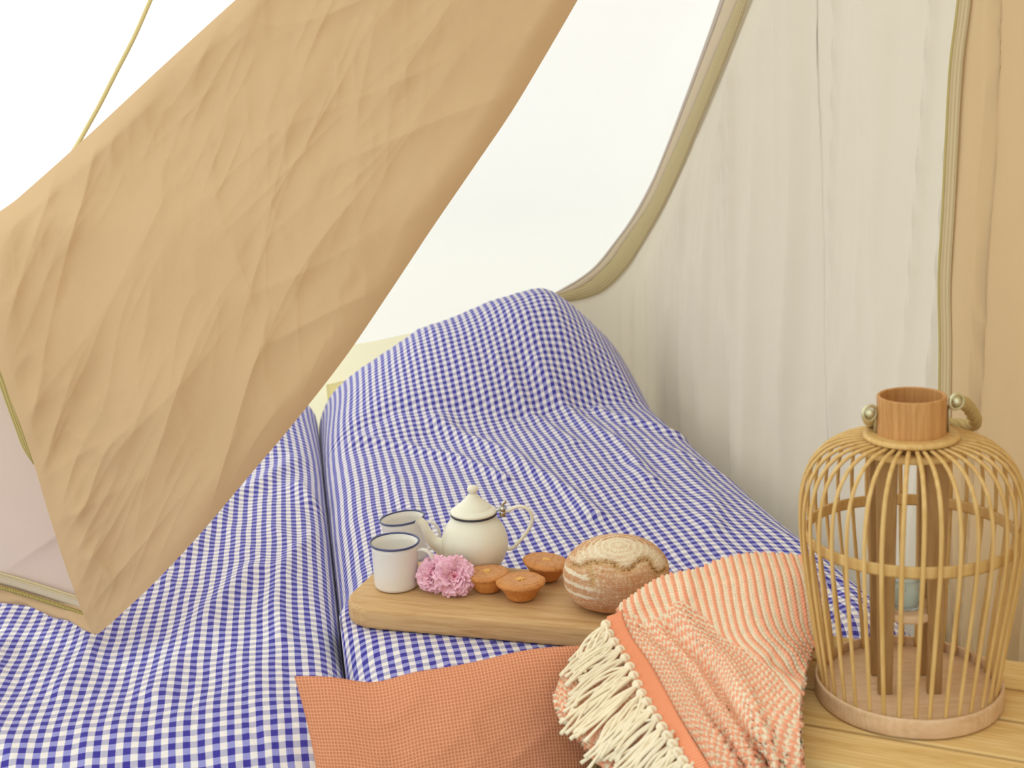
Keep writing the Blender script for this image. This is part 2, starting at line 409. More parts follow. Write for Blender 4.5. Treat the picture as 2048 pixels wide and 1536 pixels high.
# the long zipped edge that sweeps down from the top right to the head of the bed
ZR = [(1660, -420), (1580, -210), (1497, 0), (1455, 110), (1402, 240), (1352, 360), (1300, 460), (1250, 540), (1212, 578), (1180, 594), (1140, 603), (1085, 610)]
ZL = [(1640, -430), (1560, -215), (1476, 0), (1430, 110), (1376, 240), (1326, 352), (1270, 452), (1222, 522), (1192, 552), (1165, 572), (1130, 585), (1078, 602)]
HL = [(1600, -430), (1510, -215), (1440, 0), (1398, 120), (1345, 262), (1295, 380), (1240, 470), (1192, 530), (1160, 556), (1130, 574), (1105, 588), (1072, 603)]
zr = np.array([onwall(*p, .007) for p in ZR]); zl = np.array([onwall(*p, .010) for p in ZL]); hl = np.array([onwall(*p, .005) for p in HL])
zr, zl, hl = catmull(zr, 140), catmull(zl, 140), catmull(hl, 140)

# right wall: sheer cream curtain, hung in soft vertical folds
s_end = zr[:, 0].max(); ztop = zr*.45+zl*.55; order = np.argsort(ztop[:, 0]); s_end = ztop[:, 0].max()
ss = np.linspace(.02, s_end, 420)
top = np.interp(ss, ztop[order, 0], ztop[order, 1], left=2.3)
top = np.minimum(top, 2.3)
rows = np.linspace(0, 1, 150)[:, None]
Z = .02+(top[None]-.02)*rows
S = np.repeat(ss[None], 150, 0)
lean = S+ .10*(Z-1.0)                                       # the folds lean with the cloth
am = sstep(s_end+.02, s_end-.35, S)
oz = np.argsort(ztop[:, 1]); sb_ = np.interp(Z, ztop[oz, 1], ztop[oz, 0])
db_ = np.minimum(top[None]-Z, (sb_-S)*1.3)
am = am*sstep(.015, .22, db_)
fold = (.030*fbm(lean*2.6, Z*.35, 11, 2)+.020*ridge(lean*5.2+.12*fbm(S*4, Z*2, 17, 2), Z*.5, 12, 1, p=2.6)+.009*ridge(lean*12, Z*.8, 15, 1, p=3)+.0018*fbm(lean*30, Z*.9, 13, 2)+.0022*fbm(lean*10, Z*8, 14, 3))
near = sstep(2.1, 2.9, S)*sstep(s_end-.05, 2.9, S)*sstep(.02, .12, db_)
fold = fold*am+near*.0022*np.sin(lean*120+3*vn(lean*6, Z*1.2, 5))*sstep(.2, .8, Z)
P = wallpt(S, Z, fold*1.5-.006*(1-sstep(.0, .06, db_)))
o = sheet('wall_right', P, M['sheer']); tag(o, 'sheer cream cotton tent wall hanging in vertical folds beside the bed', kind='structure')
# cream lower wall behind the bed head
ssb = np.linspace(s_end-.10, PS[-1], 220)
e1, e2 = onwall(1085, 610), onwall(742, 684)
topb = np.interp(ssb, [s_end-.2, e1[0], e2[0], PS[-1]], [e1[1]+.0, e1[1], e2[1], e2[1]-.10])
order2 = np.argsort(zr[:, 0]); tz = np.interp(ssb, zr[order2, 0], zr[order2, 1]); topb = np.where(ssb < s_end, np.minimum(topb, tz), topb)
Zb = .02+(topb[None]-.02)*np.linspace(0, 1, 40)[:, None]; Sb = np.repeat(ssb[None], 40, 0)
P = wallpt(Sb, Zb, -.004+.008*fbm(Sb*3, Zb*5, 21, 3))
o = sheet('wall_back', P, M['cream']); tag(o, 'pale cream lower tent wall behind the head of the bed', kind='structure')
# small pocket seam on the back wall
sA, zA = onwall(652, 768); sB, zB = onwall(735, 700)
pp = empty('wall_pocket', wallpt(sA, zA-.1, .0)); 
q = net([[wallpt(sA, zA+.0, .012), wallpt(sA-.16, zA+.02, .012)], [wallpt(sA, zA-.14, .016), wallpt(sA-.16, zA-.12, .016)]], 10, 10)
bpy.data.objects.remove(pp)
o = sheet('wall_pocket', q, M['cream'], thick=.003); tag(o, 'small cream cloth pocket on the back wall beside the mounded duvet', 'pocket')

def strip(name, a, b, mat, out0, out1, parent=None, k=5, bulge=.004, thick=.0015):
    f = np.linspace(0, 1, k)[:, None]
    S_ = a[None, :, 0]*(1-f)+b[None, :, 0]*f; Z_ = a[None, :, 1]*(1-f)+b[None, :, 1]*f
    P_ = wallpt(S_, Z_, out0*(1-f)+out1*f+bulge*np.sin(f*np.pi))
    du = np.linalg.norm(np.diff(P_, axis=0), axis=2).cumsum(0)
    uv_ = np.zeros(P_.shape[:2]+(2,)); uv_[1:, :, 0] = du; uv_[..., 1] = arcuv(P_)[..., 0]
    return sheet(name, P_, mat, parent, uv=uv_, thick=thick)
o = strip('trim_1', zr, zl, M['zip'], .007, .010, k=9, bulge=.005); tag(o, 'tan zip band sweeping from the top down to the bed head', kind='structure')
mid = lambda a, b, f: a*(1-f)+b*f
o = strip('trim_2', zl, mid(zl, hl, .78), M['hem'], .008, .005); tag(o, 'cream hem strip beside the tan zip band', kind='structure')
o = strip('trim_3', mid(zl, hl, .74), hl, M['dark_edge'], .0065, .005, bulge=.002); tag(o, 'grey edge of the hem beside the white roof canvas', kind='structure')

# white outer canvas, sloping up from behind the bed head towards the ridge; split behind the tan flap, the left sheet made brighter for glare
def roofpt(x, y): return .34+(4.75-y)*.62
xs = np.linspace(-.56, 2.6, 150); ys = np.linspace(5.0, .2, 150)
X, Y = np.meshgrid(xs, ys)
seam_ = lambda Y: -.56-.07*np.clip(Y-3.0, 0, 2.2)
X = seam_(Y)+(X+.56)*(2.6-seam_(Y))/(2.6+.56)
Zr = roofpt(X, Y)+.10*np.maximum(0, X-1.2)*-2.4
Zr = np.maximum(Zr, -.05)
Zr += .02*fbm(X*1.5, Y*1.2, 31, 3)+.0035*ridge((X+Y*.7)*5, (X-Y)*1.2, 32, 3)
P = np.stack([X, Y, Zr], -1)
o = sheet('ceiling', P, M['roof']); tag(o, 'white sloping outer tent canvas glowing with daylight', kind='structure')
xs = np.linspace(-4.2, -.54, 80)
X, Y = np.meshgrid(xs, np.linspace(5.0, .2, 80)); X = X+(seam_(Y)+.56)*sstep(-4.2, -.54, X)
Zl = roofpt(X, Y)+.03*fbm(X*1.1, Y*1.1, 35, 2)-np.maximum(0, -.56-X)*.30
P = np.stack([X, Y, Zl], -1)
m2 = cloth('glare_roof_canvas', (.9, .9, .88, 1), (.88, .88, .85, 1), .86, (.99, .985, .96, 1), 1.2); M['roof2'] = m2  # same roof canvas, paler and more translucent so the left side glares
o = sheet('ceiling', P, M['roof2']); tag(o, 'white outer canvas at the left, glare put into its brighter cloth', kind='structure')

# ------------------------------------------------------------------ tan side flap at the right edge of the frame
EL = [(1960, -420), (1938, -200), (1922, 0), (1906, 130), (1897, 290), (1890, 430), (1883, 560), (1885, 690), (1884, 800), (1886, 1000), (1900, 1330), (1915, 1600)]
el = catmull(np.array([onwall(*p, .047) for p in EL]), 160)
sm = catmull(np.array([onwall(*p, .03) for p in [(2030, -420), (2012, -200), (2000, 0), (1995, 200), (1984, 420), (1975, 600), (1967, 780), (1950, 1000), (1935, 1330), (1930, 1600)]]), 160)
zz = np.linspace(2.3, .03, 150)
se = np.interp(zz, el[::-1, 1], el[::-1, 0]); sseam = np.interp(zz, sm[::-1, 1], sm[::-1, 0])
fcol = np.linspace(0, 1, 200)
S = se[:, None]*(1-fcol)+.03*fcol; Z = np.repeat(zz[:, None], 200, 1)
D = S-sseam[:, None]
out = .035+.010*np.tanh(D/.010)*np.exp(-np.abs(D)/.05)-.014*np.exp(-(D/.0045)**2)
out += .014*fbm((S+.1*Z)*7, Z*.4, 41, 2)+.005*ridge((S+.06*Z)*18, Z*.7, 42, 2)+.003*fbm(S*20, Z*6, 43, 3)
D2 = S-(sseam[:, None]-.13-.05*Z)
out += -.016*np.exp(-(D2/.012)**2)
ed_ = np.exp(-np.abs(S-se[:, None])/.035); out = out*(1-ed_)+.047*ed_
# gathered lower hem near the floor
out += .012*ridge(S*30, Z*3, 44, 2)*sstep(.75, .45, Z)
rt = empty('side_curtain', wallpt(.9, .02, .03))
loc = np.array(rt.location)
o = sheet('canvas', wallpt(S, Z, out)-loc, M['tan'], rt)
zt = np.stack([se, zz], -1); zt2 = np.stack([se-.030, zz], -1)
f = np.linspace(0, 1, 5)[:, None]
S_ = zt[None, :, 0]*(1-f)+zt2[None, :, 0]*f
uvz = np.zeros((5, 150, 2)); uvz[..., 0] = f*.030; uvz[..., 1] = zz
o2 = np.interp(np.arange(5), [0, 4], [.0495, .0485])[:, None]
sheet('zip_tape', wallpt(S_, np.repeat(zz[None], 5, 0), o2)-loc, M['ziptan'], rt, uv=uvz, thick=.0015)
m_ = MB(); m_.tube(wallpt(se+.002, zz, .0495)-loc, .0028, 6); m_.build('zipper', M['zipo'], rt)
m_ = MB(); m_.tube(wallpt(sseam, zz, .026)-loc, .0016, 6); m_.build('seam', simple('brown_seam', srgb(150, 112, 78), .9, 0, .1), rt)
tag(rt, 'tan cotton curtain with zip edge hanging at the right behind the bamboo lantern', 'curtain')

# ------------------------------------------------------------------ beds
def gauss_line(u, v, pts, w, amp):
    pts = np.array(pts, float); best = np.full(np.shape(u), 9.)
    for a, b_ in zip(pts[:-1], pts[1:]):
        d = b_-a; L = d@d; tq = np.clip(((u-a[0])*d[0]+(v-a[1])*d[1])/L, 0, 1)
        best = np.minimum(best, np.hypot(u-a[0]-tq*d[0], v-a[1]-tq*d[1]))
    return amp*np.exp(-(best/w)**2)
def duvet(name, profu, H, seed, label, folds, j0):
    pv = [(-.155, -.385), (-.155, -.25), (-.152, -.14), (-.132, -.07), (-.095, -.028), (-.045, -.007), (.03, 0), (.3, 0), (.9, 0), (1.4, 0), (1.62, 0), (1.72, -.01), (1.76, -.06), (1.77, -.2)]
    U = resample(profu, 300); V = resample(pv, 640)
    u = np.repeat(U[None, :, 0], 640, 0); v = np.repeat(V[:, None, 0], 300, 1)
    dz = U[None, :, 1]+V[:, None, 1]
    h = np.interp(u, H[0], H[1]); h = h if True else h
    k = np.exp(-np.linspace(-2, 2, 21)**2*2); k /= k.sum()
    hh = np.interp(U[:, 0], H[0], H[1]); hh = np.convolve(np.pad(hh, 10, mode='edge'), k, 'valid'); h = np.repeat(hh[None], 640, 0)
    vv = v+.02*fbm(u*5, v*2, seed+9)-.22*np.clip(u/.9, 0, 1)**1.6*sstep(1.62, 1.25, v)
    A = np.interp(vv, [1.13, 1.2, 1.27, 1.36, 1.46, 1.56, 1.64, 1.70, 1.745, 1.775], [0, .05, .20, .42, .66, .86, .97, 1, .85, .3])
    z = ZB+dz+h*A
    inner = sstep(0, .06, np.minimum(u-U[0, 0], U[-1, 0]-u))
    w = .009*fbm(u*3.2+v*.8, v*1.6, seed, 2)+.0085*(ridge(u*5.5+v*2.2, v*1.3-u, seed+1, 2, p=2.2)-.45)+.0028*fbm(u*20+v*6, v*7, seed+2, 3)
    w += .0016*ridge(u*45+v*12, v*11, seed+3, 2, p=1.5)
    w *= .35+.65*inner
    for (pts, wd, am) in folds: w += gauss_line(u+.012*vn(u*9, v*9, 4), v, pts, wd, am)
    z = z+w
    P = bedp(u, v, z)
    # the board presses the duvet flat
    lx = (P[..., 0]+.29)*BD[0]+(P[..., 1]-1.965)*BD[1]; ly = -(P[..., 0]+.29)*BD[1]+(P[..., 1]-1.965)*BD[0]
    d = np.maximum(np.maximum(-lx, lx-.76), np.maximum(-.125-ly, ly-.125))
    zt_ = BK-BN[0]*P[..., 0]-.035-.0015
    kk = sstep(.07, .0, d)*(1 if u.mean() > 0 else 0)
    P[..., 2] = P[..., 2]*(1-kk)+np.minimum(zt_, 9)*kk
    # the mug at the back rests beside the board
    q = arcuv(P, j0)
    def gs(a, ax, sg):
        r_ = int(3*sg); kx = np.exp(-np.arange(-r_, r_+1)**2/(2*sg*sg)); kx /= kx.sum()
        i0 = np.arange(a.shape[ax]); 
        ref = 2*np.take(a, [0], ax)-np.take(a, np.arange(r_, 0, -1), ax); re2 = 2*np.take(a, [-1], ax)-np.take(a, np.arange(-2, -r_-2, -1), ax)
        aa = np.concatenate([ref, a, re2], ax)
        return np.apply_along_axis(lambda x: np.convolve(x, kx, 'valid'), ax, aa)
    q[..., 1] = gs(q[..., 1], 1, 26); q[..., 0] = gs(q[..., 0], 0, 26)
    o = sheet(name, P, M['gingham'], uv=q+np.array([seed*.0037, 0]))
    tag(o, label, 'duvet')
    return P
BD = (math.cos(math.radians(-14.8)), math.sin(math.radians(-14.8)))
R_prof = [(.004, -.30), (.001, -.16), (.001, -.075), (.010, -.040), (.034, -.014), (.08, -.001), (.2, 0), (.45, .004), (.7, 0), (.80, -.002), (.862, -.012), (.895, -.04), (.907, -.09), (.912, -.18), (.915, -.36)]
L_prof = [(-.93, -.36), (-.92, -.2), (-.91, -.08), (-.87, -.015), (-.8, 0), (-.5, .004), (-.2, 0), (-.09, -.003), (-.04, -.014), (-.012, -.038), (-.001, -.075), (-.001, -.16), (-.004, -.30)]
HR = ([0, .03, .08, .14, .3, .5, .62, .68, .73, .79, .85, .90, .92], [.0, .025, .062, .105, .190, .250, .282, .285, .255, .20, .135, .06, .02])
HLt = ([-.93, -.8, -.5, -.25, -.12, -.05, 0], [.02, .12, .2, .17, .10, .055, .03])
foldsR = [([(.08, 1.25), (.2, 1.18), (.33, 1.02), (.40, .85)], .018, .014), ([(.30, 1.28), (.42, 1.05), (.5, .8), (.52, .55)], .022, .012),
          ([(.6, 1.42), (.66, 1.22), (.7, 1.0), (.70, .72)], .022, .013), ([(.72, 1.30), (.80, 1.14), (.87, 1.05)], .02, .015), ([(.5, 1.45), (.56, 1.25), (.6, 1.05)], .018, .008),
          ([(.15, .95), (.18, .7), (.14, .45)], .02, .007), ([(.8, .9), (.78, .6), (.72, .4)], .03, .008), ([(.04, 1.3), (.2, 1.36), (.5, 1.30), (.75, 1.36)], .03, -.012)]
foldsL = [([(-.05, 1.2), (-.2, .95), (-.3, .6)], .025, .012), ([(-.15, .5), (-.25, .25), (-.28, .05)], .03, .010), ([(-.4, .45), (-.42, .1)], .03, .009), ([(-.04, .7), (-.09, .45), (-.10, .2)], .018, .008),
          ([(-.6, .5), (-.55, .2)], .03, .008), ([(-.06, .98), (-.02, .9)], .03, .02)]
PR = duvet('duvet', R_prof, HR, 50, 'blue gingham duvet over the right bed, under the wooden board, mounded at the head', foldsR, 150)
PL = duvet('duvet', L_prof, HLt, 70, 'blue gingham duvet over the left bed, below the hanging tan flap', foldsL, 150)
# ------------------------------------------------------------------ serving board
BT = math.atan(BN[0])                                        # its slight tilt
root = empty('serving_board', (0, 0, 0))
def board_outline(inset=0):
    L, Hh, r = .75, .112, .062
    pts = []
    for cx, cy, a0 in ((r, -Hh+r, 180), (L-.03, -Hh+.03, 270), (L-.03, Hh-.03, 0), (r*1.1, Hh-r*1.1, 90)):
        rr = (r if cx < .2 else .03)
        for k in range(10):
            a = math.radians(a0+k*10); pts.append((cx+(rr-inset)*math.cos(a), cy+(rr-inset)*math.sin(a)))
    return np.array(pts)
mB = MB(); rings = []
for ins, z in ((.020, -.035), (.006, -.035), (.0015, -.033), (0, -.028), (0, -.009), (.0015, -.003), (.005, 0), (.02, 0)):
    p = board_outline(ins); rings.append(np.c_[p, np.full(len(p), z)])
n = len(rings[0]); V = np.concatenate(rings); Fc = [tuple(f) for f in gridfaces(len(rings), n, False, True)]
Fc += [tuple(range(n-1, -1, -1)), tuple(range((len(rings)-1)*n, len(rings)*n))]
o = mesh('serving_board', V, Fc, M['board'], None, True)
for p_ in o.data.polygons: p_.use_smooth = abs(p_.normal.z) < .95
BX0 = np.array([-.281, 1.959]); bz = BK-BN[0]*BX0[0]
Rz = Matrix.Rotation(math.radians(-14.8), 4, 'Z'); nb = Vector(BN).normalized()
Ry = Vector((0, 0, 1)).rotation_difference(nb).to_matrix().to_4x4()
o.matrix_world = Matrix.Translation((BX0[0], BX0[1], bz)) @ Ry @ Rz
bpy.data.objects.remove(root)
tag(o, 'thick oiled wooden serving board with rounded corners lying on the gingham duvet', 'board')
TILT = Ry.to_euler()

# ------------------------------------------------------------------ enamel mugs
def make_mug(rim_mat, h=.079, hang=-12):
    r = empty('enamel_mug')
    R0, R1 = .0372, .0405
    prof = [(0, .0), (R0-.006, 0), (R0-.001, .002), (R0, .007), (R0+.0008, .03), (R1-.0015, h-.01), (R1, h-.001), (R1-.0016, h-.001), (R1-.003, h-.012), (R0-.0008, .03), (R0-.0018, .008), (R0-.006, .0025), (0, .0022)]
    lathe_obj('body', prof, M['enamel'], r, 64)
    m_ = MB(); a = np.linspace(0, 2*np.pi, 65); pr = [(R1+.0003+.0019*math.cos(x), h+.0019*math.sin(x)) for x in np.linspace(0, 2*np.pi, 9)]
    lathe_obj('rim', pr, rim_mat, r, 64)
    a = math.radians(hang); d = np.array([math.cos(a), math.sin(a), 0])
    path = resample([(R1-.002, h-.013), (R1+.010, h-.0115), (R1+.020, h-.018), (R1+.0255, h-.033), (R1+.022, h-.050), (R0+.010, h-.062), (R0-.0005, h-.064)], 26)
    pts = np.array([d*p[0]+np.array([0, 0, p[1]]) for p in path])
    m_ = MB(); m_.tube(pts, .0052, 10, .5, upv=tuple(d) if False else (0, 0, 1)); hd = m_.build('handle', M['enamel'], r)
    return r
mug = make_mug(M['navy'])
bc = onboard(793.5, 1171.5); mug.location = bc+np.array([0, 0, .0005]); mug.rotation_euler = (0, math.radians(2.2), 0)
tag(mug, 'white enamel mug with navy rim standing nearest on the board, left of the pink flowers', 'mug')
mug2 = make_mug(M['navy'], hang=-8)
mug2.location = (-.214, 2.128, .418); mug2.rotation_euler = (math.radians(-1.5), math.radians(-3.5), 0)
tag(mug2, 'white enamel mug standing behind, partly hidden by the front mug and teapot spout', 'mug')

# ------------------------------------------------------------------ teapot
tb = onboard(952, 1139); TP = empty('enamel_teapot', tb+np.array([0, 0, .0005])); TP.rotation_euler = (0, math.radians(1.8), 0)
Rt = np.array(Euler((0, math.radians(1.8), 0)).to_matrix())
def tl(x, y, dY=0): return (ony(x, y, tb[1]+dY)-tb)@Rt
prof = resample([(.0, 0), (.030, 0), (.0345, .001), (.0355, .003), (.044, .0115), (.0535, .027), (.0578, .045), (.0572, .060), (.052, .076), (.0445, .088), (.0385, .0955), (.0365, .099), (.0365, .104)], 40)
prof = np.concatenate([prof, [(.0350, .104), (.035, .098), (.042, .088), (.05, .075), (.055, .05), (.03, .01), (0, .005)]])
lathe_obj('body', prof, M['enamelc'], TP, 72)
pr = [(.0385+.0018*math.cos(x), .1025+.0016*math.sin(x)) for x in np.linspace(0, 2*np.pi, 9)]
lathe_obj('rim', pr, M['black'], TP, 64)
prof = resample([(.0392, .1048), (.0402, .1072), (.0392, .1095), (.0350, .1125), (.0315, .1140), (.0285, .1175), (.0215, .1235), (.0140, .1305), (.0090, .1370), (.0068, .1395), (.0066, .1412), (.0088, .1442), (.0096, .1475), (.0086, .1510), (.0055, .1535), (.0, .1545)], 60)
zi = int(np.argmin(np.abs(prof[:, 1]-.1395)))
lid = lathe_obj('lid', np.concatenate([[(0, .1046)], prof[:zi+1], [(0, .1395)]]), M['enamelc'], TP, 64)
lathe_obj('knob', np.concatenate([[(0, .1390)], prof[zi:]]), M['enamelc'], lid, 48)
pth = [(-.046, 0, .030), tuple(tl(880, 1092, -.004)), tuple(tl(865, 1082, -.006)), tuple(tl(854, 1063, -.008)), tuple(tl(846, 1048, -.008)), tuple(tl(836, 1040, -.008))]
pth = resample(pth, 30); rr = np.interp(np.linspace(0, 1, 30), [0, .15, .35, .6, .8, 1], [.0185, .0155, .0118, .0088, .0076, .0072])
m_ = MB(); m_.tube(pth, rr, 20, capped=False); sp_o = m_.build('spout', M['enamelc'], TP)
m_ = MB(); T_ = pth[-1]-pth[-2]; T_ /= np.linalg.norm(T_)
cc_ = []
x_ = np.cross((0, 1, 0), T_); x_ /= np.linalg.norm(x_); y_ = np.cross(T_, x_)
m_.tube([pth[-1]+.0071*(math.cos(a)*x_+math.sin(a)*y_) for a in np.linspace(0, 2*np.pi, 25)], .0008, 6); m_.build('spout_lip', M['enamelc'], TP)
hp = [tuple(tl(1000, 1024)), tuple(tl(1016, 1022)), tuple(tl(1030, 1015)), tuple(tl(1046, 1014)), tuple(tl(1060, 1024)), tuple(tl(1064, 1042)), tuple(tl(1054, 1064)), tuple(tl(1038, 1084)), tuple(tl(1026, 1096)), tuple(tl(1016, 1098)), tuple(tl(1006, 1092))]
m_ = MB(); m_.tube(resample(hp, 44), .0042, 12, .75); m_.build('handle', M['enamelc'], TP)
h0 = tl(1004, 1018)
hg = MB(); hg.tube([h0+np.array([.001, -.009, .001]), h0+np.array([.001, .009, .001])], .0046, 14)
hg.tube([h0+np.array([.001, -.003, .004]), h0+np.array([.002, -.003, .011]), h0+np.array([.004, -.003, .0135]), h0+np.array([.0075, -.003, .012])], .0032, 10)
hg.box(h0+np.array([-.0045, -.007, -.013]), h0+np.array([.006, .007, -.001]))
hg.tube([h0+np.array([-.016, 0, -.003]), h0+np.array([.0, 0, .0])], .0042, 8, .6)
hg.build('hinge', M['chrome'], TP)
tag(TP, 'small white enamel teapot with a black ringed lid and curved handle on the board', 'teapot')

# ------------------------------------------------------------------ little cakes
def make_cake(seed, R=.039, h=.036):
    r = empty('muffin'); a = np.linspace(0, 2*np.pi, 72, endpoint=False)
    prof = np.array([(0, 0), (.017, 0), (.0215, .0012), (.0245, .005), (.029, .014), (R-.0048, .0215), (R-.0018, .0265)])
    prof = resample(prof, 26)
    def rev(prof, amp, sd, nudge=0):
        V = []; C = []
        for i, (pr_, pz) in enumerate(prof):
            n_ = fbm(np.cos(a)*1.3+5, np.sin(a)*1.3+sd, sd, 3); xx, yy = pr_*np.cos(a), pr_*np.sin(a); n2 = (fbm(xx*520, yy*520+pz*190, sd+4, 3)+fbm(xx*480+9, pz*600+yy*120, sd+6, 3))*.8
            rr_ = pr_*(1+amp*.6*n_)+min(1, pr_/.01)*.0011*n2*(amp/.03)
            V.append(np.stack([rr_*np.cos(a), rr_*np.sin(a), np.full_like(a, pz)+nudge*(.0008*n_+.0005*n2)*min(1, pr_/.01)], -1))
            C.append(n2)
        return np.array(V), np.array(C)
    V, C = rev(prof, .02, seed)
    base = np.array(srgb(222, 158, 88)[:3]); lo = np.array(srgb(196, 124, 60)[:3])
    col = lo+(base-lo)*np.clip(.5+.5*C+.2*(V[..., 2:3][..., 0]/h), 0, 1)[..., None]
    mesh('cup', V.reshape(-1, 3), gridfaces(len(prof), 72, False, True), M['cake'], r, True, None, col.reshape(-1, 3))
    prof = np.array([(R-.0030, .0240), (R-.0018, .0240), (R-.0004, .0254), (R+.0004, .0280), (R-.0008, .0305), (R-.0035, .0320), (R-.009, .0330), (.020, .0334), (.012, .0328), (.006, .0330), (0, .0330)])
    prof = resample(prof, 44)
    V, C = rev(prof, .03, seed+11, 1)
    top = np.array(srgb(214, 156, 106)[:3]); rim = np.array(srgb(212, 146, 84)[:3]); dk = np.array(srgb(176, 106, 54)[:3])
    rad = np.hypot(V[..., 0], V[..., 1]); k = np.clip((rad-.027)/.010, 0, 1)[..., None]
    col = top*(1-k)+rim*k; col = col+(dk-col)*np.clip(-C*1.1-.05, 0, .7)[..., None]
    mesh('crust', V.reshape(-1, 3), gridfaces(len(prof), 72, False, True), M['cake'], r, True, None, col.reshape(-1, 3))
    pr = resample([(.0075, .0322), (.0070, .0340), (.0045, .0350), (0, .0352)], 10)
    V, C = rev(pr, .12, seed+21)
    mesh('almond', V.reshape(-1, 3), gridfaces(10, 72, False, True), M['cake'], r, True, None, np.tile(np.array(srgb(232, 178, 104)[:3]), (720, 1)))
    return r
for px, py, sd, R, lab, rot in ((977, 1180, 3, .0365, 'golden almond muffin beside the right pink carnation, touching the teapot side', (-.03, .02, .5)),
                            (1043, 1197, 8, .0405, 'golden almond muffin nearest the front, between the other two muffins', (.03, .04, 1.7)),
                            (1090, 1160, 15, .0395, 'golden almond muffin tilted, nearest to the bread loaf', (.02, -.16, 3.1))):
    k = make_cake(sd, R); k.location = onboard(px, py)+np.array([0, 0, .001]); k.rotation_euler = rot
    tag(k, lab, 'muffin', 'little almond muffins on the board')
    if rot[1] < -.1: k.location.z += .003

# ------------------------------------------------------------------ bread loaf
def make_bread():
    cx, cy, cz = .1475, 1.835, .4885; a_, b_, c_ = .0855, .077, .0570
    n, m = 300, 520
    th = np.linspace(0, np.pi, n)[:, None]; ph = np.linspace(0, 2*np.pi, m, endpoint=False)[None]
    D = np.stack([np.sin(th)*np.cos(ph), np.sin(th)*np.sin(ph), np.cos(th)*np.ones_like(ph)], -1)
    def hit(x, y):
        d = ray(x, y); o_ = (EYE-np.array([cx, cy, cz]))/np.array([a_, b_, c_]); q = d/np.array([a_, b_, c_])
        B = o_@q; Cc = o_@o_-1; Aq = q@q; disc = max(B*B-Aq*Cc, 0); tq = (-B-math.sqrt(disc))/Aq; p = o_+q*tq; return p/np.linalg.norm(p)
    def dist(poly):
        P_ = [hit(*p) for p in poly]; best = np.full((n, m), 9.); tb_ = np.zeros((n, m))
        for i in range(len(P_)-1):
            A0, A1 = P_[i], P_[i+1]; d = A1-A0; L = d@d
            q = D-A0; tq = np.clip((q@d)/L, 0, 1); dd = np.linalg.norm(q-tq[..., None]*d, axis=-1)
            best = np.where(dd < best, dd, best)
        return best
    X, Y, Zd = D[..., 0], D[..., 1], D[..., 2]
    nz = fbm(X*5+Zd*3, Y*5-Zd*2, 5, 4); nf = (fbm(X*38, Y*38, 9, 3)+fbm(Y*38+4, Zd*38, 10, 3)+fbm(Zd*38-7, X*38, 11, 3))*.62
    crack1 = [(1143, 1128), (1158, 1133), (1172, 1124), (1192, 1124), (1212, 1124), (1228, 1128), (1240, 1137), (1262, 1138), (1276, 1126), (1292, 1118), (1304, 1122), (1310, 1136), (1322, 1146), (1332, 1140)]
    crack2 = [(1172, 1130), (1180, 1140), (1184, 1158), (1184, 1172)]
    crack1 = catmull(crack1, 50); crack2 = catmull(crack2, 16)
    wid = np.array([.045, .075])
    d1 = dist(crack1)+.018*nf+.02*nz; d2 = dist(crack2)+.02*nf
    tipc = hit(1238, 1090); ang = np.arccos(np.clip(D@tipc, -1, 1))
    r_ = 1+.012*nz
    # upper cap is lifted above the crack line
    up = np.stack([np.full(1, 0)], 0)
    cpts = np.array([hit(*p) for p in crack1]); azc = np.arctan2(cpts[:, 1], cpts[:, 0]); elc = cpts[:, 2]
    az = np.arctan2(Y, X); o2 = np.argsort(azc); ce = np.interp(az, azc[o2], elc[o2]); above = sstep(-.01, .05, Zd-ce)*sstep(.9, .45, np.abs(az+1.57)-.6)
    r_ = r_+.004*above*np.exp(-np.maximum(0, Zd-ce)/.35)
    ringw = np.sin(ang*46+1.2*nz)
    r_ = r_+.0035*ringw*sstep(1.05, .2, ang)
    g1 = np.exp(-(np.maximum(d1, 0)/.085)**2); g2 = np.exp(-(np.maximum(d2, 0)/.065)**2)
    broad = sstep(.35, .7, nz*.5+.6)
    r_ = r_-.065*g1-.042*g2+.014*nf*(g1+g2)+.003*nf
    P = D*r_[..., None]*np.array([a_, b_, c_])
    k = np.clip(-P[..., 2]/c_, 0, 1); P[..., 2] = np.maximum(P[..., 2], -c_*.93)
    zn = np.clip(D[..., 2], -1, 1); rxy = np.hypot(D[..., 0], D[..., 1]); tgt = (1-np.clip(-zn, 0, 1)**3.2)**(1/3.2)
    f_l = np.where(zn < 0, np.where(rxy > .35, tgt/np.maximum(rxy, .35), 1+(tgt/.35-1)*0+0), 1.0); f_l = np.where(zn < 0, np.clip(f_l, 1, 1.42), 1)
    f_l = 1+(f_l-1)*.85
    P[..., 0] *= f_l; P[..., 1] *= f_l; P[..., 2] = np.maximum(P[..., 2], -c_*.92)
    brown = np.array(srgb(208, 152, 106)[:3]); pale = np.array(srgb(234, 210, 174)[:3]); flour = np.array(srgb(244, 230, 200)[:3]); crumb = np.array(srgb(214, 176, 124)[:3]); dk = np.array(srgb(150, 108, 64)[:3])
    c = brown+(pale-brown)*np.clip(.22+.75*above+.7*nf*.8+.35*nz, 0, 1)[..., None]
    fl = sstep(-.1, .8, ringw+.5*nf)*sstep(1.10, .35, ang)
    side = hit(1140, 1165); ang2 = np.arccos(np.clip(D@side, -1, 1))
    bands = sstep(.05, .75, np.sin(Zd*22+2.2+.8*nz+.6*X)+.45*nf)*sstep(.85, .45, ang2)*sstep(-.65, -.3, Zd)*(1-above)
    dust = sstep(.15, .9, nf+.35*above)
    f_ = np.clip(np.maximum(.75*fl, .95*bands)+.45*dust+.25*above, 0, 1)[..., None]
    c = c*(1-f_)+flour*f_
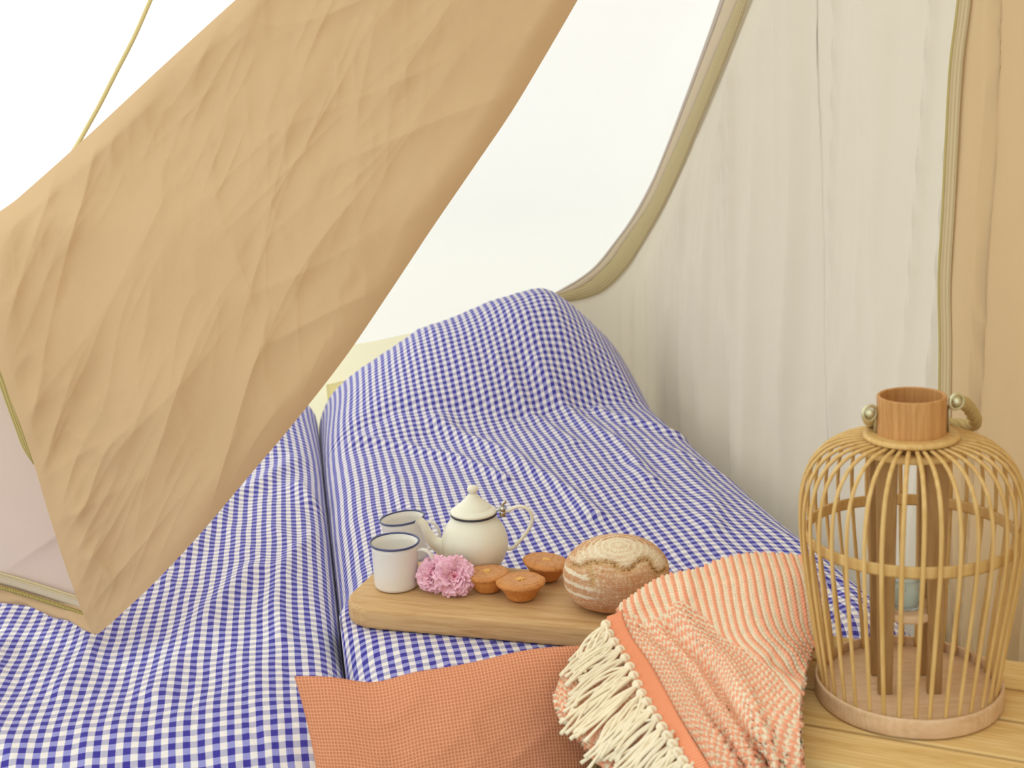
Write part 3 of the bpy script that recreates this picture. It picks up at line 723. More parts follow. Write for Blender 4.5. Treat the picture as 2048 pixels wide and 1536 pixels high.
    gg = np.clip(g1+g2, 0, 1)[..., None]; c = c*(1-gg)+(crumb+(dk-crumb)*np.clip(.5*(g1-.75)*3-nf, 0, 1)[..., None])*gg
    r = empty('bread_loaf', (cx, cy, cz))
    V = np.concatenate([P.reshape(-1, 3)])
    o = mesh('bread_loaf', V, gridfaces(n, m, True, True), M['crust'], None, True, None, c.reshape(-1, 3))
    o.location = (cx, cy, cz); bpy.data.objects.remove(r)
    tag(o, 'round rustic bread loaf with flour rings and a cracked crust on the board', 'bread')
make_bread()

# ------------------------------------------------------------------ pink carnations
def petal_mesh(seed, size):
    n, m = 9, 17; r_ = random.Random(seed); ph = r_.uniform(0, 6)
    t_ = np.linspace(0, 1, n)[:, None]; s_ = np.linspace(-1, 1, m)[None]
    wdt = (.16+.9*t_**1.3)*size*.62
    x = wdt*s_; y = size*t_*(1-.16*s_**2)+size*.05*np.sin(s_*14+ph)*t_**4
    z = size*(.16*np.sin(s_*5+ph)*t_**2+.09*np.sin(s_*11+ph*2)*t_**3+.18*t_**2*s_**2)-size*.25*t_**2.5
    P = np.stack([x, y, z], -1)
    base = np.array(srgb(226, 130, 164)[:3]); tip = np.array(srgb(250, 204, 218)[:3]); k = np.clip(t_*1.25*np.ones_like(s_), 0, 1)[..., None]
    c = base*(1-k)+tip*k
    me_o = mesh('petal', P.reshape(-1, 3), gridfaces(n, m), M['petal'], None, True, None, c.reshape(-1, 3))
    me = me_o.data; bpy.data.objects.remove(me_o); return me
PM = [petal_mesh(i, 1.0) for i in range(6)]
def make_flower(cen, R, facing, lab, seed):
    r_ = random.Random(seed); fl = empty('carnation', cen)
    q = Vector(facing).normalized().to_track_quat('Z', 'Y')
    cnt = 0
    for ring, (k, el, sz) in enumerate(((9, 4, 1.0), (9, 20, .98), (8, 36, .93), (8, 52, .84), (6, 68, .74), (5, 82, .62))):
        for i in range(k):
            az = 2*math.pi*(i+.5*ring)/k+r_.uniform(-.2, .2); e = math.radians(el+r_.uniform(-8, 8))
            o = bpy.data.objects.new('petal', PM[r_.randrange(6)]); COL.objects.link(o); o.parent = fl
            s_ = R*sz*r_.uniform(.92, 1.08)
            ro = Matrix.Rotation(az, 4, 'Z') @ Matrix.Rotation(e, 4, 'X') @ Matrix.Rotation(r_.uniform(-.3, .3), 4, 'Y')
            o.matrix_local = Matrix.Translation((0, 0, 0)) @ q.to_matrix().to_4x4() @ Matrix.Translation((0, 0, -R*.12)) @ ro @ Matrix.Scale(s_, 4)
    d = np.array(q @ Vector((0, 0, -1)))
    pts = resample([np.array([0, 0, 0])+d*R*.05, d*R*.5, d*R*.85], 8)
    m_ = MB(); m_.tube(pts, np.interp(np.linspace(0, 1, 8), [0, .5, 1], [.009, .008, .004]), 10); m_.build('calyx', M['leafm'], fl)
    tag(fl, lab, 'flower', 'pink carnation heads on the board')
    return fl
c1 = onboard(870, 1180)+np.array([0, 0, .0300]); c2 = onboard(912, 1187)+np.array([0, -.004, .0325])
f1 = make_flower(c1, .0300, (-.30, -.75, .55), 'pink ruffled carnation head leaning on the front mug, left of its twin', 5)
f2 = make_flower(c2, .0330, (.16, -.85, .50), 'pink ruffled carnation head, the right and nearer one, beside the muffins', 6)
# small sprig of leaves behind the flowers
sg = empty('leaf_sprig', onboard(850, 1140)+np.array([0, 0, .001])); base = np.array(sg.location)
m_ = MB(); stem = resample([(0, 0, .003), (.02, .004, .006), (.045, .008, .012), (.07, .006, .018)], 14); m_.tube(stem, .0013, 6); m_.build('stem', M['leafm'], sg)
for i in range(7):
    p = stem[2+i*2 if 2+i*2 < 14 else 13]; a = rnd.uniform(.3, 1.3)*(1 if i % 2 else -1); L = .016
    d = np.array([math.cos(a), math.sin(a), .55]); d /= np.linalg.norm(d); w_ = np.cross(d, (0, 0, 1)); w_ /= np.linalg.norm(w_)
    V = [p, p+d*L*.4+w_*.0022, p+d*L, p+d*L*.4-w_*.0022, p+d*L*.4+np.array([0, 0, .0008])]
    mesh('leaf', V, [(0, 1, 4), (1, 2, 4), (2, 3, 4), (3, 0, 4)], M['leafm'], sg)
tag(sg, 'small green sprig of narrow leaves behind the pink carnations', 'sprig')

# ------------------------------------------------------------------ crate
CR = math.radians(-27); crd = np.array([math.cos(CR), math.sin(CR)]); crn = np.array([-crd[1], crd[0]])
fr = onz(1605, 1514, .496)[:2]; c0 = fr-crd*.268
root = empty('wooden_crate', (c0[0], c0[1], 0), (0, 0, CR))
def cl(px, py):
    p = onz(px, py, .496)[:2]-c0; return p@crd, p@crn
seams = [0] + [cl(*q)[1] for q in ((1605, 1446), (1603, 1374), (1616, 1317))] + [cl(1620, 1262)[1]]
CL_ = .57; TOPS = []
for i in range(4):
    y0, y1 = seams[i]+.0030, seams[i+1]-.0030; y0 = 0 if i == 0 else y0
    m_ = MB(); xs_ = np.linspace(0, CL_, 12)
    m_.box((rnd.uniform(-.002, .002), y0, .481), (CL_+rnd.uniform(-.002, .002), y1, .496-rnd.uniform(0, .0008)))
    TOPS.append(m_.build('plank', M['crate'], root, False, .0016))
cd = seams[-1]-.028
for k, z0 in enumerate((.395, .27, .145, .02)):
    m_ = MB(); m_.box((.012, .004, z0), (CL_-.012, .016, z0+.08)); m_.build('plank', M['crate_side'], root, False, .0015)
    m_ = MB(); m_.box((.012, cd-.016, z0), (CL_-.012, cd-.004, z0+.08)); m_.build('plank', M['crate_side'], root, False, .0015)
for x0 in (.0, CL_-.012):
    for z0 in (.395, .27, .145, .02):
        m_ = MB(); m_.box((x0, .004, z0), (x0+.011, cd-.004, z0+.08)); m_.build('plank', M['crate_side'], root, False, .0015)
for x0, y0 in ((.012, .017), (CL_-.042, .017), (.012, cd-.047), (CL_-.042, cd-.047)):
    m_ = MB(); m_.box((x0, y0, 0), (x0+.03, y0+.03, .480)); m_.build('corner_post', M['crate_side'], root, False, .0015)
NAIL = simple('nail', srgb(96, 84, 62), .5, .6)
# nail heads on the planks
for i in range(4):
    for dy in (.25, .7):
        yy = lerp(seams[i], seams[i+1], dy)
        for xx in (.02, CL_-.02, .49+.01*i):
            m_ = MB(); m_.lathe([(0, .4972), (.0030, .4970), (.0038, .4955)], 12, xx, yy); m_.build('nail', NAIL, TOPS[i])
tag(root, 'upturned pine crate with slatted top under the bamboo lantern and knitted blanket', 'crate')

# ------------------------------------------------------------------ bamboo lantern
LX, LY, LZ = .4635, 1.369, .4965
LN = empty('bamboo_lantern', (LX, LY, LZ))
RH = .025
prof = resample([(.1035, .002), (.1105, .001), (.1115, .004), (.1115, RH-.002), (.1105, RH), (.1085, RH), (.1075, RH-.001), (.1075, .010), (.1035, .002)], 30)
lathe_obj('base_ring', prof, M['basewood'], LN, 96)
pr = [(0, .004), (.1074, .004), (.1074, .0125), (.106, .0135), (0, .0135)]
lathe_obj('base_board', pr, M['basewood'], LN, 96)
RP = [(.1045, .014), (.1050, RH), (.1105, .07), (.1165, .115), (.1225, .160), (.1268, .200), (.1280, .235), (.1258, .265), (.1180, .292), (.1035, .312), (.085, .3235), (.066, .328), (.050, .3290), (.041, .3290)]
RPs = resample(RP, 34)
NR = 38
rme = None
for k in range(NR):
    a = 2*math.pi*k/NR+rnd.uniform(-.012, .012); sk = .10+rnd.uniform(-.02, .02)
    pts = []
    for i, (r0, z0) in enumerate(RPs):
        aa = a+sk*max(0, (z0-.03)/.3)*.35; pts.append((r0*math.cos(aa), r0*math.sin(aa), z0))
    m_ = MB(); m_.tube(pts, .0027, 6, .8); m_.build('rib', M['bamboo'], LN)
pr = resample([(.1195, .205), (.1215, .204), (.1222, .217), (.1212, .218), (.1195, .217), (.1195, .205)], 14)
lathe_obj('hoop', pr, M['bamboo'], LN, 96)
pr = resample([(.036, .316), (.060, .316), (.061, .320), (.060, .323), (.036, .323), (.036, .316)], 14)
lathe_obj('inner_hoop', pr, M['bamboo'], LN, 72)
pr = resample([(.036, .331), (.053, .331), (.0545, .333), (.054, .336), (.051, .3375), (.036, .3375)], 16)
lathe_obj('collar', pr, M['bamboo'], LN, 72)
# neck: thin bent wood tube
NT = .3575+RH
m_ = np.array([(.0352, .318), (.0352, NT-.001), (.0362, NT), (.0382, NT), (.0392, NT-.001), (.0392, .318), (.0352, .318)])
o = lathe_obj('neck', m_, M['neckwood'], LN, 96)
o.data.polygons.foreach_set('use_smooth', np.ones(len(o.data.polygons), bool))
b_ = o.modifiers.new('e', 'EDGE_SPLIT'); b_.split_angle = math.radians(35)
# four inner slats
ang0 = math.radians(17)
for (sx_, sy_) in ((-1, -1), (1, -1), (-1, 1), (1, 1)):
    x0, y0 = sx_*.029, sy_*.024
    ca, sa = math.cos(ang0*0-.12), math.sin(ang0*0-.12)
    cx0, cy0 = ca*x0-sa*y0, sa*x0+ca*y0
    m_ = MB()
    m_.box((-.0085, -.004, .0137), (.0085, .004, .3155)); o = m_.build('slat', M['slat'], LN, False, .0012)
    # wider at the top
    for v_ in o.data.vertices:
        if v_.co.z > .2: v_.co.x *= 1.45
    o.location = (cx0-.003, cy0, 0); o.rotation_euler = (0, 0, -.12)
lathe_obj('candle_shelf', resample([(0, .108), (.032, .108), (.0335, .110), (.0335, .116), (.032, .118), (0, .118)], 18), M['basewood'], LN, 48, loc=(-.002, 0, 0))
tag(LN, 'tall bamboo cage lantern with a wooden neck and rope handle on the crate', 'lantern')
# handle brackets, rings and the rope laid back behind the neck
RT2 = np.array([math.cos(-.30), math.sin(-.30), 0])
BK2 = np.array([.30, .95, 0])
rw = lambda x, y, Y: ony(x, y, Y)-np.array([LX, LY, LZ])
for side, (rx, ry_, Yr) in ((1, (1913, 803, LY-.012)), (-1, (1739, 826, LY+.004))):
    c_r = rw(rx, ry_, Yr)
    mr = MB(); a = np.linspace(0, 2*np.pi, 28)
    dirn = np.array([.95, .0, .0]) if side > 0 else np.array([.8, .0, .0])
    ring_ = [c_r+.0088*(math.cos(x)*np.array([.96, .2, 0])+math.sin(x)*np.array([0, 0, 1])) for x in a]
    mr.tube(ring_, .0020, 8, capped=False); mr.tube([c_r+np.array([0, -.006, 0]), c_r+np.array([0, .005, 0])], .0052, 12)
    mr.build('ring', M['metal'], LN)
    neck = np.array([side*.0400, -.008*side, 0]); mb_ = MB()
    mb_.tube([np.array([neck[0], neck[1], .338]), np.array([neck[0], neck[1], .36]), np.array([neck[0]+side*.001, neck[1], NT-.013])], .0042, 8, .35)
    mb_.build('bracket', M['metal'], LN)
rp = resample([rw(1916, 806, LY-.004), rw(1928, 806, LY+.008), rw(1942, 822, LY+.030), rw(1950, 846, LY+.055), rw(1925, 850, LY+.085), rw(1860, 842, LY+.100), rw(1800, 838, LY+.095), rw(1760, 845, LY+.065), rw(1742, 842, LY+.03), rw(1737, 832, LY+.008)], 90)
m_ = MB()
for st in range(3):
    T_ = np.gradient(rp, axis=0); T_ /= np.linalg.norm(T_, axis=1, keepdims=True); x_ = np.cross(T_, (0, 0, 1)); x_ /= np.linalg.norm(x_, axis=1, keepdims=True); y_ = np.cross(T_, x_)
    ph = np.arange(90)*.5+st*2.094
    m_.tube(rp+.0038*(np.cos(ph)[:, None]*x_+np.sin(ph)[:, None]*y_), .0046, 8)
m_.build('rope_handle', M['rope'], LN)
VT = empty('tealight_holder', (LX-.004, LY, LZ+.1185))
lathe_obj('cup', resample([(0, 0), (.016, 0), (.0175, .002), (.0185, .034), (.0185, .036), (.0172, .036), (.0160, .004), (0, .003)], 26), M['glass'], VT, 40)
lathe_obj('candle', resample([(0, .0035), (.0152, .0035), (.0156, .018), (.014, .0185), (0, .018)], 14), simple('wax', srgb(206, 214, 200), .5), VT, 40)
m_ = MB(); m_.tube([(0, 0, .018), (.0005, 0, .024)], .0006, 6); m_.build('wick', M['black'], VT)
tag(VT, 'small pale glass candle cup on the wooden shelf inside the bamboo lantern', 'candle')

# ------------------------------------------------------------------ coral cushion
def make_cushion():
    TL = ony(588, 1352, 1.475); TR = ony(1215, 1290, 1.545)
    dn = np.array([.01, -.085, -.40]); BL = TL+dn+np.array([-.012, 0, 0]); BR = TR+dn+np.array([0, 0, 0])
    cen = (TL+TR+BL+BR)/4; nrm = np.cross(TR-TL, BL-TL); nrm /= np.linalg.norm(nrm)
    if nrm[1] > 0: nrm = -nrm
    n, m = 150, 190
    v = np.linspace(0, 1, n)[:, None]*np.ones((1, m)); u = np.linspace(0, 1, m)[None]*np.ones((n, 1))
    P0 = TL*(1-u)[..., None]*(1-v)[..., None]+TR*u[..., None]*(1-v)[..., None]+BL*(1-u)[..., None]*v[..., None]+BR*u[..., None]*v[..., None]
    ex = (TR-TL)/np.linalg.norm(TR-TL); ey = (BL-TL)/np.linalg.norm(BL-TL)
    pin = .024
    bow = lambda q: 4*q*(1-q)
    P0 = P0+ex*((pin*bow(v)*(1-u)-pin*bow(v)*u))[..., None]+ey*((.010*bow(u)*(1-v)-.012*bow(u)*v)+.011*np.exp(-((u-.24)/.10)**2)*(1-v)-.012*np.exp(-((u-.75)/.2)**2)*(1-v))[..., None]
    e = np.minimum(np.minimum(u, 1-u)*1.05, np.minimum(v, 1-v))
    prof_ = (np.clip(4*u*(1-u), 0, 1)**.55)*(np.clip(4*v*(1-v), 0, 1)**.55)
    T = .058*prof_
    wr = .006*fbm(u*4, v*5, 91, 3)*prof_+.004*ridge(u*3+v*5, v*3-u*4, 92, 2, p=2)*prof_
    front = P0+nrm*(T+wr+.0002)[..., None]; backp = P0-nrm*(T*.85)[..., None]
    uv = arcuv(front)
    V = np.concatenate([front.reshape(-1, 3), backp.reshape(-1, 3)])-cen
    Fc = np.concatenate([gridfaces(n, m, True), gridfaces(n, m)+n*m])
    o = mesh('cushion', V, Fc, M['waffle'], None, True, np.concatenate([uv.reshape(-1, 2)]*2))
    o.location = cen
    bm = bmesh.new(); bm.from_mesh(o.data); bmesh.ops.remove_doubles(bm, verts=bm.verts, dist=.0006); bm.to_mesh(o.data); bm.free()
    tag(o, 'coral waffle-weave cushion standing against the foot of the beds', 'cushion')
make_cushion()

# ------------------------------------------------------------------ knitted blanket
TX = np.array([1100, 1200, 1300, 1450, 1650]); TY = np.array([1100, 1200, 1300, 1400, 1470, 1540, 1640])
TD = np.array([[1.66, 1.64, 1.62, 1.60, 1.56], [1.61, 1.59, 1.565, 1.53, 1.475], [1.53, 1.505, 1.48, 1.43, 1.37], [1.415, 1.395, 1.365, 1.31, 1.255],
               [1.345, 1.33, 1.30, 1.25, 1.205], [1.32, 1.30, 1.275, 1.225, 1.185], [1.31, 1.29, 1.26, 1.215, 1.175]])
def depth(x, y):
    cx = [np.interp(y, TY, TD[:, j]) for j in range(5)]; return float(np.interp(x, TX, cx))
def bp(x, y, off=0): return ony(x, y, depth(x, y)+off)
CORAL = np.array(srgb(244, 172, 136)[:3]); CREAM = np.array(srgb(242, 228, 198)[:3])
def knit(name, ctrl, nu, nv, parent, seed, folds=(), amp=1.0, stripes=True, uvs=None):
    P = net(ctrl, nu, nv)                      # rows go down the cloth, columns across
    uv = arcuv(P); U, V = uv[..., 0], uv[..., 1]
    mu = np.median(U[:, -1])
    Nn = normals(P); cam_d = P-EYE; flip = np.sign(-(Nn*cam_d).sum(-1).mean()); Nn = Nn*flip
    a = np.linspace(0, 1, nu)[:, None]*np.ones((1, nv)); b_ = np.linspace(0, 1, nv)[None]*np.ones((nu, 1))
    disp = .004*fbm(U*14, V*9, seed, 2)
    for (pts, w, am) in folds: disp += gauss_line(b_, a, pts, w, am)
    SP, BP = .0122, .0062                       # stripe width, stitch length
    uu = U/SP+.35*fbm(U*8, V*8, seed+3, 2); vv = V/BP
    mode = sstep(.40, .52, a+.10*fbm(U*9, V*9, seed+5, 2)+(.6 if not stripes else 0)-.42*(b_-.55)) if stripes else np.ones_like(a)   # stripes above, speckle below
    rib = np.cos(2*np.pi*uu); row = np.floor(vv)
    chk = np.cos(2*np.pi*(uu*1.0)+np.pi*(row % 2))
    pat = rib*(1-mode)+chk*mode
    bead = np.abs(np.sin(np.pi*(vv+.5*(np.floor(uu*2) % 2))))
    fib = _h(np.floor(uu*2).astype(int), row.astype(int), 77)
    mixv = sstep(-.12, .22, pat+.10*fib)
    col = CREAM*(1-mixv[..., None])+CORAL*mixv[..., None]
    col = col*(1+.05*fib[..., None])
    hgt = .0040*amp*(bead**.7)*(.40+.60*np.abs(np.cos(2*np.pi*uu)))+.0014*sstep(-.2, .4, pat)
    P = P+Nn*(disp+hgt)[..., None]
    o = sheet(name, P, M['knit'], parent, col=col)
    s_ = o.modifiers.new('thick', 'SOLIDIFY'); s_.thickness = .006; s_.offset = -1 if flip > 0 else 1
    return o, P
BL_ = empty('knitted_blanket', (0, 0, 0))
borg = bp(1450, 1420); BL_.location = borg
c_rows = []
# each row: left border (beside the band) -> right border
R_ = [
    [(1268, 1206, .10), (1330, 1170, .10), (1400, 1155, .10), (1440, 1140, .10), (1500, 1124, .10), (1560, 1124, .10), (1600, 1135, .10)],
    [(1246, 1217, .035), (1320, 1167, .035), (1395, 1147, .035), (1437, 1127, .035), (1495, 1114, .035), (1565, 1114, .035), (1616, 1122, .035)],
    [(1238, 1225, 0), (1312, 1185, 0), (1385, 1170, -.005), (1440, 1155, -.01), (1500, 1145, -.012), (1565, 1143, -.01), (1622, 1150, 0)],
    [(1242, 1248, 0), (1310, 1225, 0), (1380, 1215, -.01), (1440, 1210, -.02), (1510, 1205, -.025), (1575, 1205, -.01), (1630, 1215, .02)],
    [(1258, 1282, 0), (1320, 1272, -.002), (1385, 1270, -.005), (1450, 1268, -.015), (1520, 1265, -.02), (1590, 1265, .01), (1634, 1275, .045)],
    [(1292, 1330, 0), (1350, 1325, -.003), (1405, 1325, -.003), (1460, 1325, -.008), (1520, 1322, -.01), (1575, 1318, .0), (1616, 1318, .03)],
    [(1325, 1385, 0), (1375, 1385, -.003), (1425, 1388, -.003), (1475, 1388, -.008), (1525, 1382, -.008), (1570, 1375, -.004), (1604, 1368, 0)],
    [(1355, 1440, 0), (1405, 1445, -.003), (1450, 1448, -.003), (1495, 1448, -.006), (1540, 1442, -.006), (1575, 1436, -.004), (1600, 1428, 0)],
    [(1392, 1498, 0), (1440, 1505, -.002), (1480, 1508, -.002), (1515, 1508, -.004), (1550, 1502, -.004), (1580, 1498, -.002), (1601, 1490, 0)],
    [(1425, 1550, 0), (1470, 1560, 0), (1505, 1562, 0), (1535, 1562, 0), (1562, 1560, 0), (1585, 1556, 0), (1602, 1550, 0)],
    [(1460, 1620, 0), (1500, 1630, 0), (1530, 1632, 0), (1555, 1632, 0), (1575, 1630, 0), (1590, 1628, 0), (1603, 1620, 0)]]
for k_ in range(6, 11):
    x0_, x1_ = R_[k_][0][0], R_[k_][-1][0]
    R_[k_] = [(lerp(x0_, x1_, j/6), y, o_) for j, (x, y, o_) in enumerate(R_[k_])]
ctrl = [[bp(x, y, o_)-borg for x, y, o_ in row] for row in R_]
for q_ in ctrl[0]: q_[2] -= .075
foldsB = [([(.22, .36), (.34, .50), (.52, .68), (.62, .84), (.66, 1.0)], .034, -.017), ([(.30, .34), (.44, .48), (.62, .64), (.74, .82), (.8, 1.0)], .05, .010),
          ([(.10, .34), (.22, .52), (.34, .72), (.42, .9)], .035, -.010), ([(.75, .50), (.9, .54), (1, .56)], .03, -.008), ([(.32, .20), (.30, .34)], .06, .006)]
_eye = EYE; EYE_L = EYE-borg; EYE = EYE_L
o, PT = knit('top_layer', ctrl, 520, 400, BL_, 101, foldsB)
# under layer, hanging over the crate's left end
U_ = [
    [(1178, 1300), (1215, 1290), (1250, 1290), (1290, 1300)],
    [(1135, 1340), (1185, 1335), (1240, 1335), (1300, 1345)],
    [(1113, 1385), (1170, 1385), (1230, 1390), (1320, 1400)],
    [(1122, 1425), (1180, 1435), (1245, 1445), (1340, 1460)],
    [(1147, 1462), (1200, 1480), (1270, 1498), (1370, 1515)],
    [(1185, 1505), (1235, 1535), (1300, 1560), (1400, 1580)],
    [(1235, 1545), (1280, 1590), (1330, 1630), (1430, 1650)]]
EYE = _eye
ctrl2 = [[bp(x, y, .006 if k < 3 else .018)-borg for k, (x, y) in enumerate(row)] for row in U_]
EYE = EYE_L
knit('under_layer', ctrl2, 220, 190, BL_, 111, ([([(0, .5), (.4, .55), (1, .5)], .06, -.005)]), stripes=False)
EYE = _eye
# coral binding along the left border of the top layer
bl = [(1240, 1220), (1240, 1236), (1256, 1273), (1290, 1322), (1323, 1379), (1354, 1436), (1390, 1496), (1424, 1552), (1458, 1618)]
bl2 = [(1216, 1234), (1212, 1250), (1227, 1290), (1258, 1340), (1290, 1398), (1320, 1452), (1352, 1508), (1384, 1562), (1415, 1625)]
e1 = resample([bp(x+6, y, -.007)-borg for x, y in bl], 120); e2 = resample([bp(x, y, -.006)-borg for x, y in bl2], 120)
f = np.linspace(0, 1, 9)[:, None, None]; PB = e1[None]*(1-f)+e2[None]*f; PB[..., 1] -= .003*np.sin(f[..., 0]*np.pi)
uvb = np.zeros((9, 120, 2)); L_ = np.concatenate([[0], np.cumsum(np.linalg.norm(np.diff(e1, axis=0), axis=1))]); uvb[..., 0] = L_[None]; uvb[..., 1] = f[..., 0]*.03
sheet('coral_band', PB, M['coral_band'], BL_, uv=uvb, thick=.004)
# fringe: knotted tassels of cream yarn
KN = [(1212, 1250), (1222, 1276), (1240, 1300), (1257, 1330), (1270, 1358), (1283, 1388), (1302, 1420), (1322, 1452), (1343, 1486), (1362, 1516), (1384, 1550), (1405, 1590)]
EN = [(1172, 1325), (1140, 1350), (1122, 1378), (1126, 1412), (1140, 1445), (1170, 1472), (1205, 1525), (1250, 1545), (1285, 1590), (1318, 1620), (1345, 1650), (1370, 1680)]
NTS = 21
kn = resample(KN, NTS); en = resample(EN, NTS)
cy = CREAM*1.02
for i in range(NTS):
    kx, ky = kn[i]; ex_, ey_ = en[i]+np.array([rnd.gauss(0, 13), rnd.gauss(0, 11)]); tz = empty('tassel'); bpy.data.objects.remove(tz)
    m_ = MB()
    P0 = bp(kx, ky, -.012)-borg
    d0 = bp(lerp(kx, ex_, .08), lerp(ky, ey_, .08), -.014)-borg
    # knot: two crossing loops
    tdir = d0-P0; tdir /= np.linalg.norm(tdir); sd_ = np.cross(tdir, (0, -1, .3)); sd_ /= np.linalg.norm(sd_); nd = np.cross(tdir, sd_)
    for sg_ in (-1, 1):
        a = np.linspace(0, 2*np.pi, 13)
        m_.tube([P0+tdir*.0035*math.sin(x)*1.0+sd_*.0050*math.cos(x)+nd*.0034*math.sin(x)*sg_ for x in a], .0027, 6, capped=False)
    m_.tube([P0-tdir*.006+sd_*.002, P0, P0+tdir*.006], .0036, 8)
    m_.tube([P0-tdir*.010-sd_*.002, P0], .0022, 6)
    kn_ = m_; m_ = MB()
    nst = 7
    for s_ in range(nst):
        jx, jy = rnd.gauss(0, 8), rnd.gauss(0, 6); L = rnd.uniform(.82, 1.08)
        if rnd.random() < .10: jx += rnd.uniform(-15, 55)*1.0; jy += rnd.uniform(0, 40)
        tx, ty = kx+(ex_-kx)*L+jx, ky+(ey_-ky)*L+jy
        bx, by = rnd.gauss(0, 9), rnd.gauss(0, 8)
        pts = []
        for q, dep in ((0, -.012), (.12, -.014), (.35, -.017), (.65, -.015), (1.0, -.011)):
            sp_ = math.sin(q*math.pi)
            x_, y_ = lerp(kx, tx, q)+bx*sp_+(s_-3.5)*1.3*min(1, q*6), lerp(ky, ty, q)+by*sp_-6*sp_
            pts.append(bp(x_, y_, dep+rnd.uniform(-.003, .003)*min(1, q*5))-borg)
        m_.tube(resample(pts, 14), np.interp(np.linspace(0, 1, 14), [0, .9, 1], [0.0020, .0020, .0027]), 6)
    V = np.concatenate(m_.V); cc2 = np.tile(cy*(1+rnd.uniform(-.04, .04)), (len(V), 1))
    ts_ = mesh('tassel', V, m_.F, M['yarn'], BL_, True, None, cc2)
    V = np.concatenate(kn_.V); mesh('knot', V, kn_.F, M['yarn'], ts_, True, None, np.tile(cc2[:1], (len(V), 1)))
tag(BL_, 'coral and cream knitted blanket with knotted fringe draped over the crate corner', 'blanket')

# ------------------------------------------------------------------ big tan flap of the tent door, tied back
FL = empty('door_flap', ony(190, 1268, 1.80)); fo = np.array(FL.location)
def px3(L): return [ony(x, y, Y) for x, y, Y in L]
Lb = [(640, -150, 2.00), (556, -75, 1.98), (470, 0, 1.97), (318, 138, 1.95), (160, 285, 1.93), (40, 392, 1.90), (-50, 470, 1.86), (-50, 590, 1.84), (-18, 690, 1.83), (22, 800, 1.82), (62, 910, 1.815), (98, 1030, 1.81), (130, 1130, 1.805), (160, 1212, 1.80), (183, 1262, 1.80)]
Rb = [(1240, -150, 2.06), (1197, -75, 2.05), (1155, 0, 2.03), (1090, 112, 2.01), (1022, 225, 1.99), (945, 338, 1.97), (865, 455, 1.95), (780, 583, 1.93), (690, 715, 1.91), (590, 843, 1.89), (490, 962, 1.87), (400, 1068, 1.85), (312, 1162, 1.83), (240, 1230, 1.81), (197, 1268, 1.80)]
nr, nc = 520, 420
Lc = catmull(px3(Lb), nr); Rc = catmull(px3(Rb), nr)
w = np.linspace(0, 1, nc)[None, :, None]
P = Lc[:, None]*(1-w)+Rc[:, None]*w
wd = np.linalg.norm(Rc-Lc, axis=1)[:, None]
ww = w[..., 0]*np.ones((nr, 1)); tt = np.linspace(0, 1, nr)[:, None]*np.ones((1, nc))
X, Zp = P[..., 0], P[..., 2]
al = math.radians(60); p_ = X*math.cos(al)+Zp*math.sin(al); q_ = -X*math.sin(al)+Zp*math.cos(al)   # p along the hang of the cloth
bend = .05*vn(p_*2.2, q_*2.2, 5)
d = .020*fbm(q_*3.2, p_*.9, 201, 2)
qb = q_+bend+.02*fbm(p_*5, q_*5, 9, 2)
def crease(angle, fq, st, seed, amp, p=1.15, jit=.35):
    aa = math.radians(angle); P_ = X*math.cos(aa)+Zp*math.sin(aa); Q_ = -X*math.sin(aa)+Zp*math.cos(aa)
    wq = Q_*fq+jit*fbm(P_*3.2+seed, Q_*3.2, seed+60, 2)
    msk = sstep(-.55, .25, vn(P_*2.3+seed*1.7, Q_*3.1, seed+90))
    return 2.3*amp*msk*(ridge(wq, P_*fq/st, seed, 1, .5, p)-.5)
d += crease(58, 5.0, 6, 302, .009)+crease(50, 8.5, 6, 303, .0075)+crease(66, 12, 6, 304, .0055)+crease(44, 16, 6, 305, .0034)
d += crease(74, 21, 5, 306, .0026)+crease(56, 30, 5, 307, .0017)+crease(20, 14, 4, 308, .0022)+crease(100, 15, 4, 309, .0022)+crease(62, 42, 5, 314, .0010)+crease(40, 36, 5, 315, .0011)+crease(85, 38, 4, 316, .0009)
cr = sstep(.20, .85, tt)*sstep(.75, .2, ww)
d += cr*(crease(95, 17, 3, 310, .0045)+crease(30, 15, 3, 311, .0040)+crease(130, 22, 3, 312, .0025)+crease(65, 26, 3, 313, .0025))
edge = np.minimum(ww, 1-ww)*wd
d *= sstep(0, .05, edge)*.8+.2
d -= .0  
# the right border rolls back, away from the viewer; the left one a little as well
er = (1-ww)*wd; el_ = ww*wd
roll = .030*np.clip(1-er/.055, 0, 1)**2.2+.008*np.clip(1-el_/.02, 0, 1)**2
# the gathered corner at the tip is fuller
dd = (P-EYE); dd /= np.linalg.norm(dd, axis=2, keepdims=True)
P = P+dd*(-d+roll*sstep(0, .35, wd))[..., None]
P[..., 0] += d*.15*sstep(0, .3, wd)
o = sheet('canvas', P-fo, M['flap'], FL)
# zip tape showing beyond the flap's left border
ta = resample(px3([(-40, 640, 1.845), (-8, 690, 1.85), (10, 735, 1.85), (24, 782, 1.85), (38, 830, 1.85), (55, 880, 1.85), (68, 928, 1.85)]), 60)
tb_ = resample(px3([(-70, 680, 1.845), (-22, 735, 1.85), (-4, 765, 1.85), (12, 808, 1.85), (30, 856, 1.85), (46, 897, 1.85), (67, 929, 1.85)]), 60)
f = np.linspace(0, 1, 7)[:, None, None]; PZ = ta[None]*(1-f)+tb_[None]*f; uvz = np.zeros((7, 60, 2)); uvz[..., 0] = f[..., 0]*.02; uvz[..., 1] = np.linspace(0, .3, 60)
sheet('zip_tape', PZ-fo, M['zipo'], FL, uv=uvz, thick=.0015)
m_ = MB(); m_.tube(ta-fo, .0016, 6); m_.build('zipper', M['teeth'], FL)
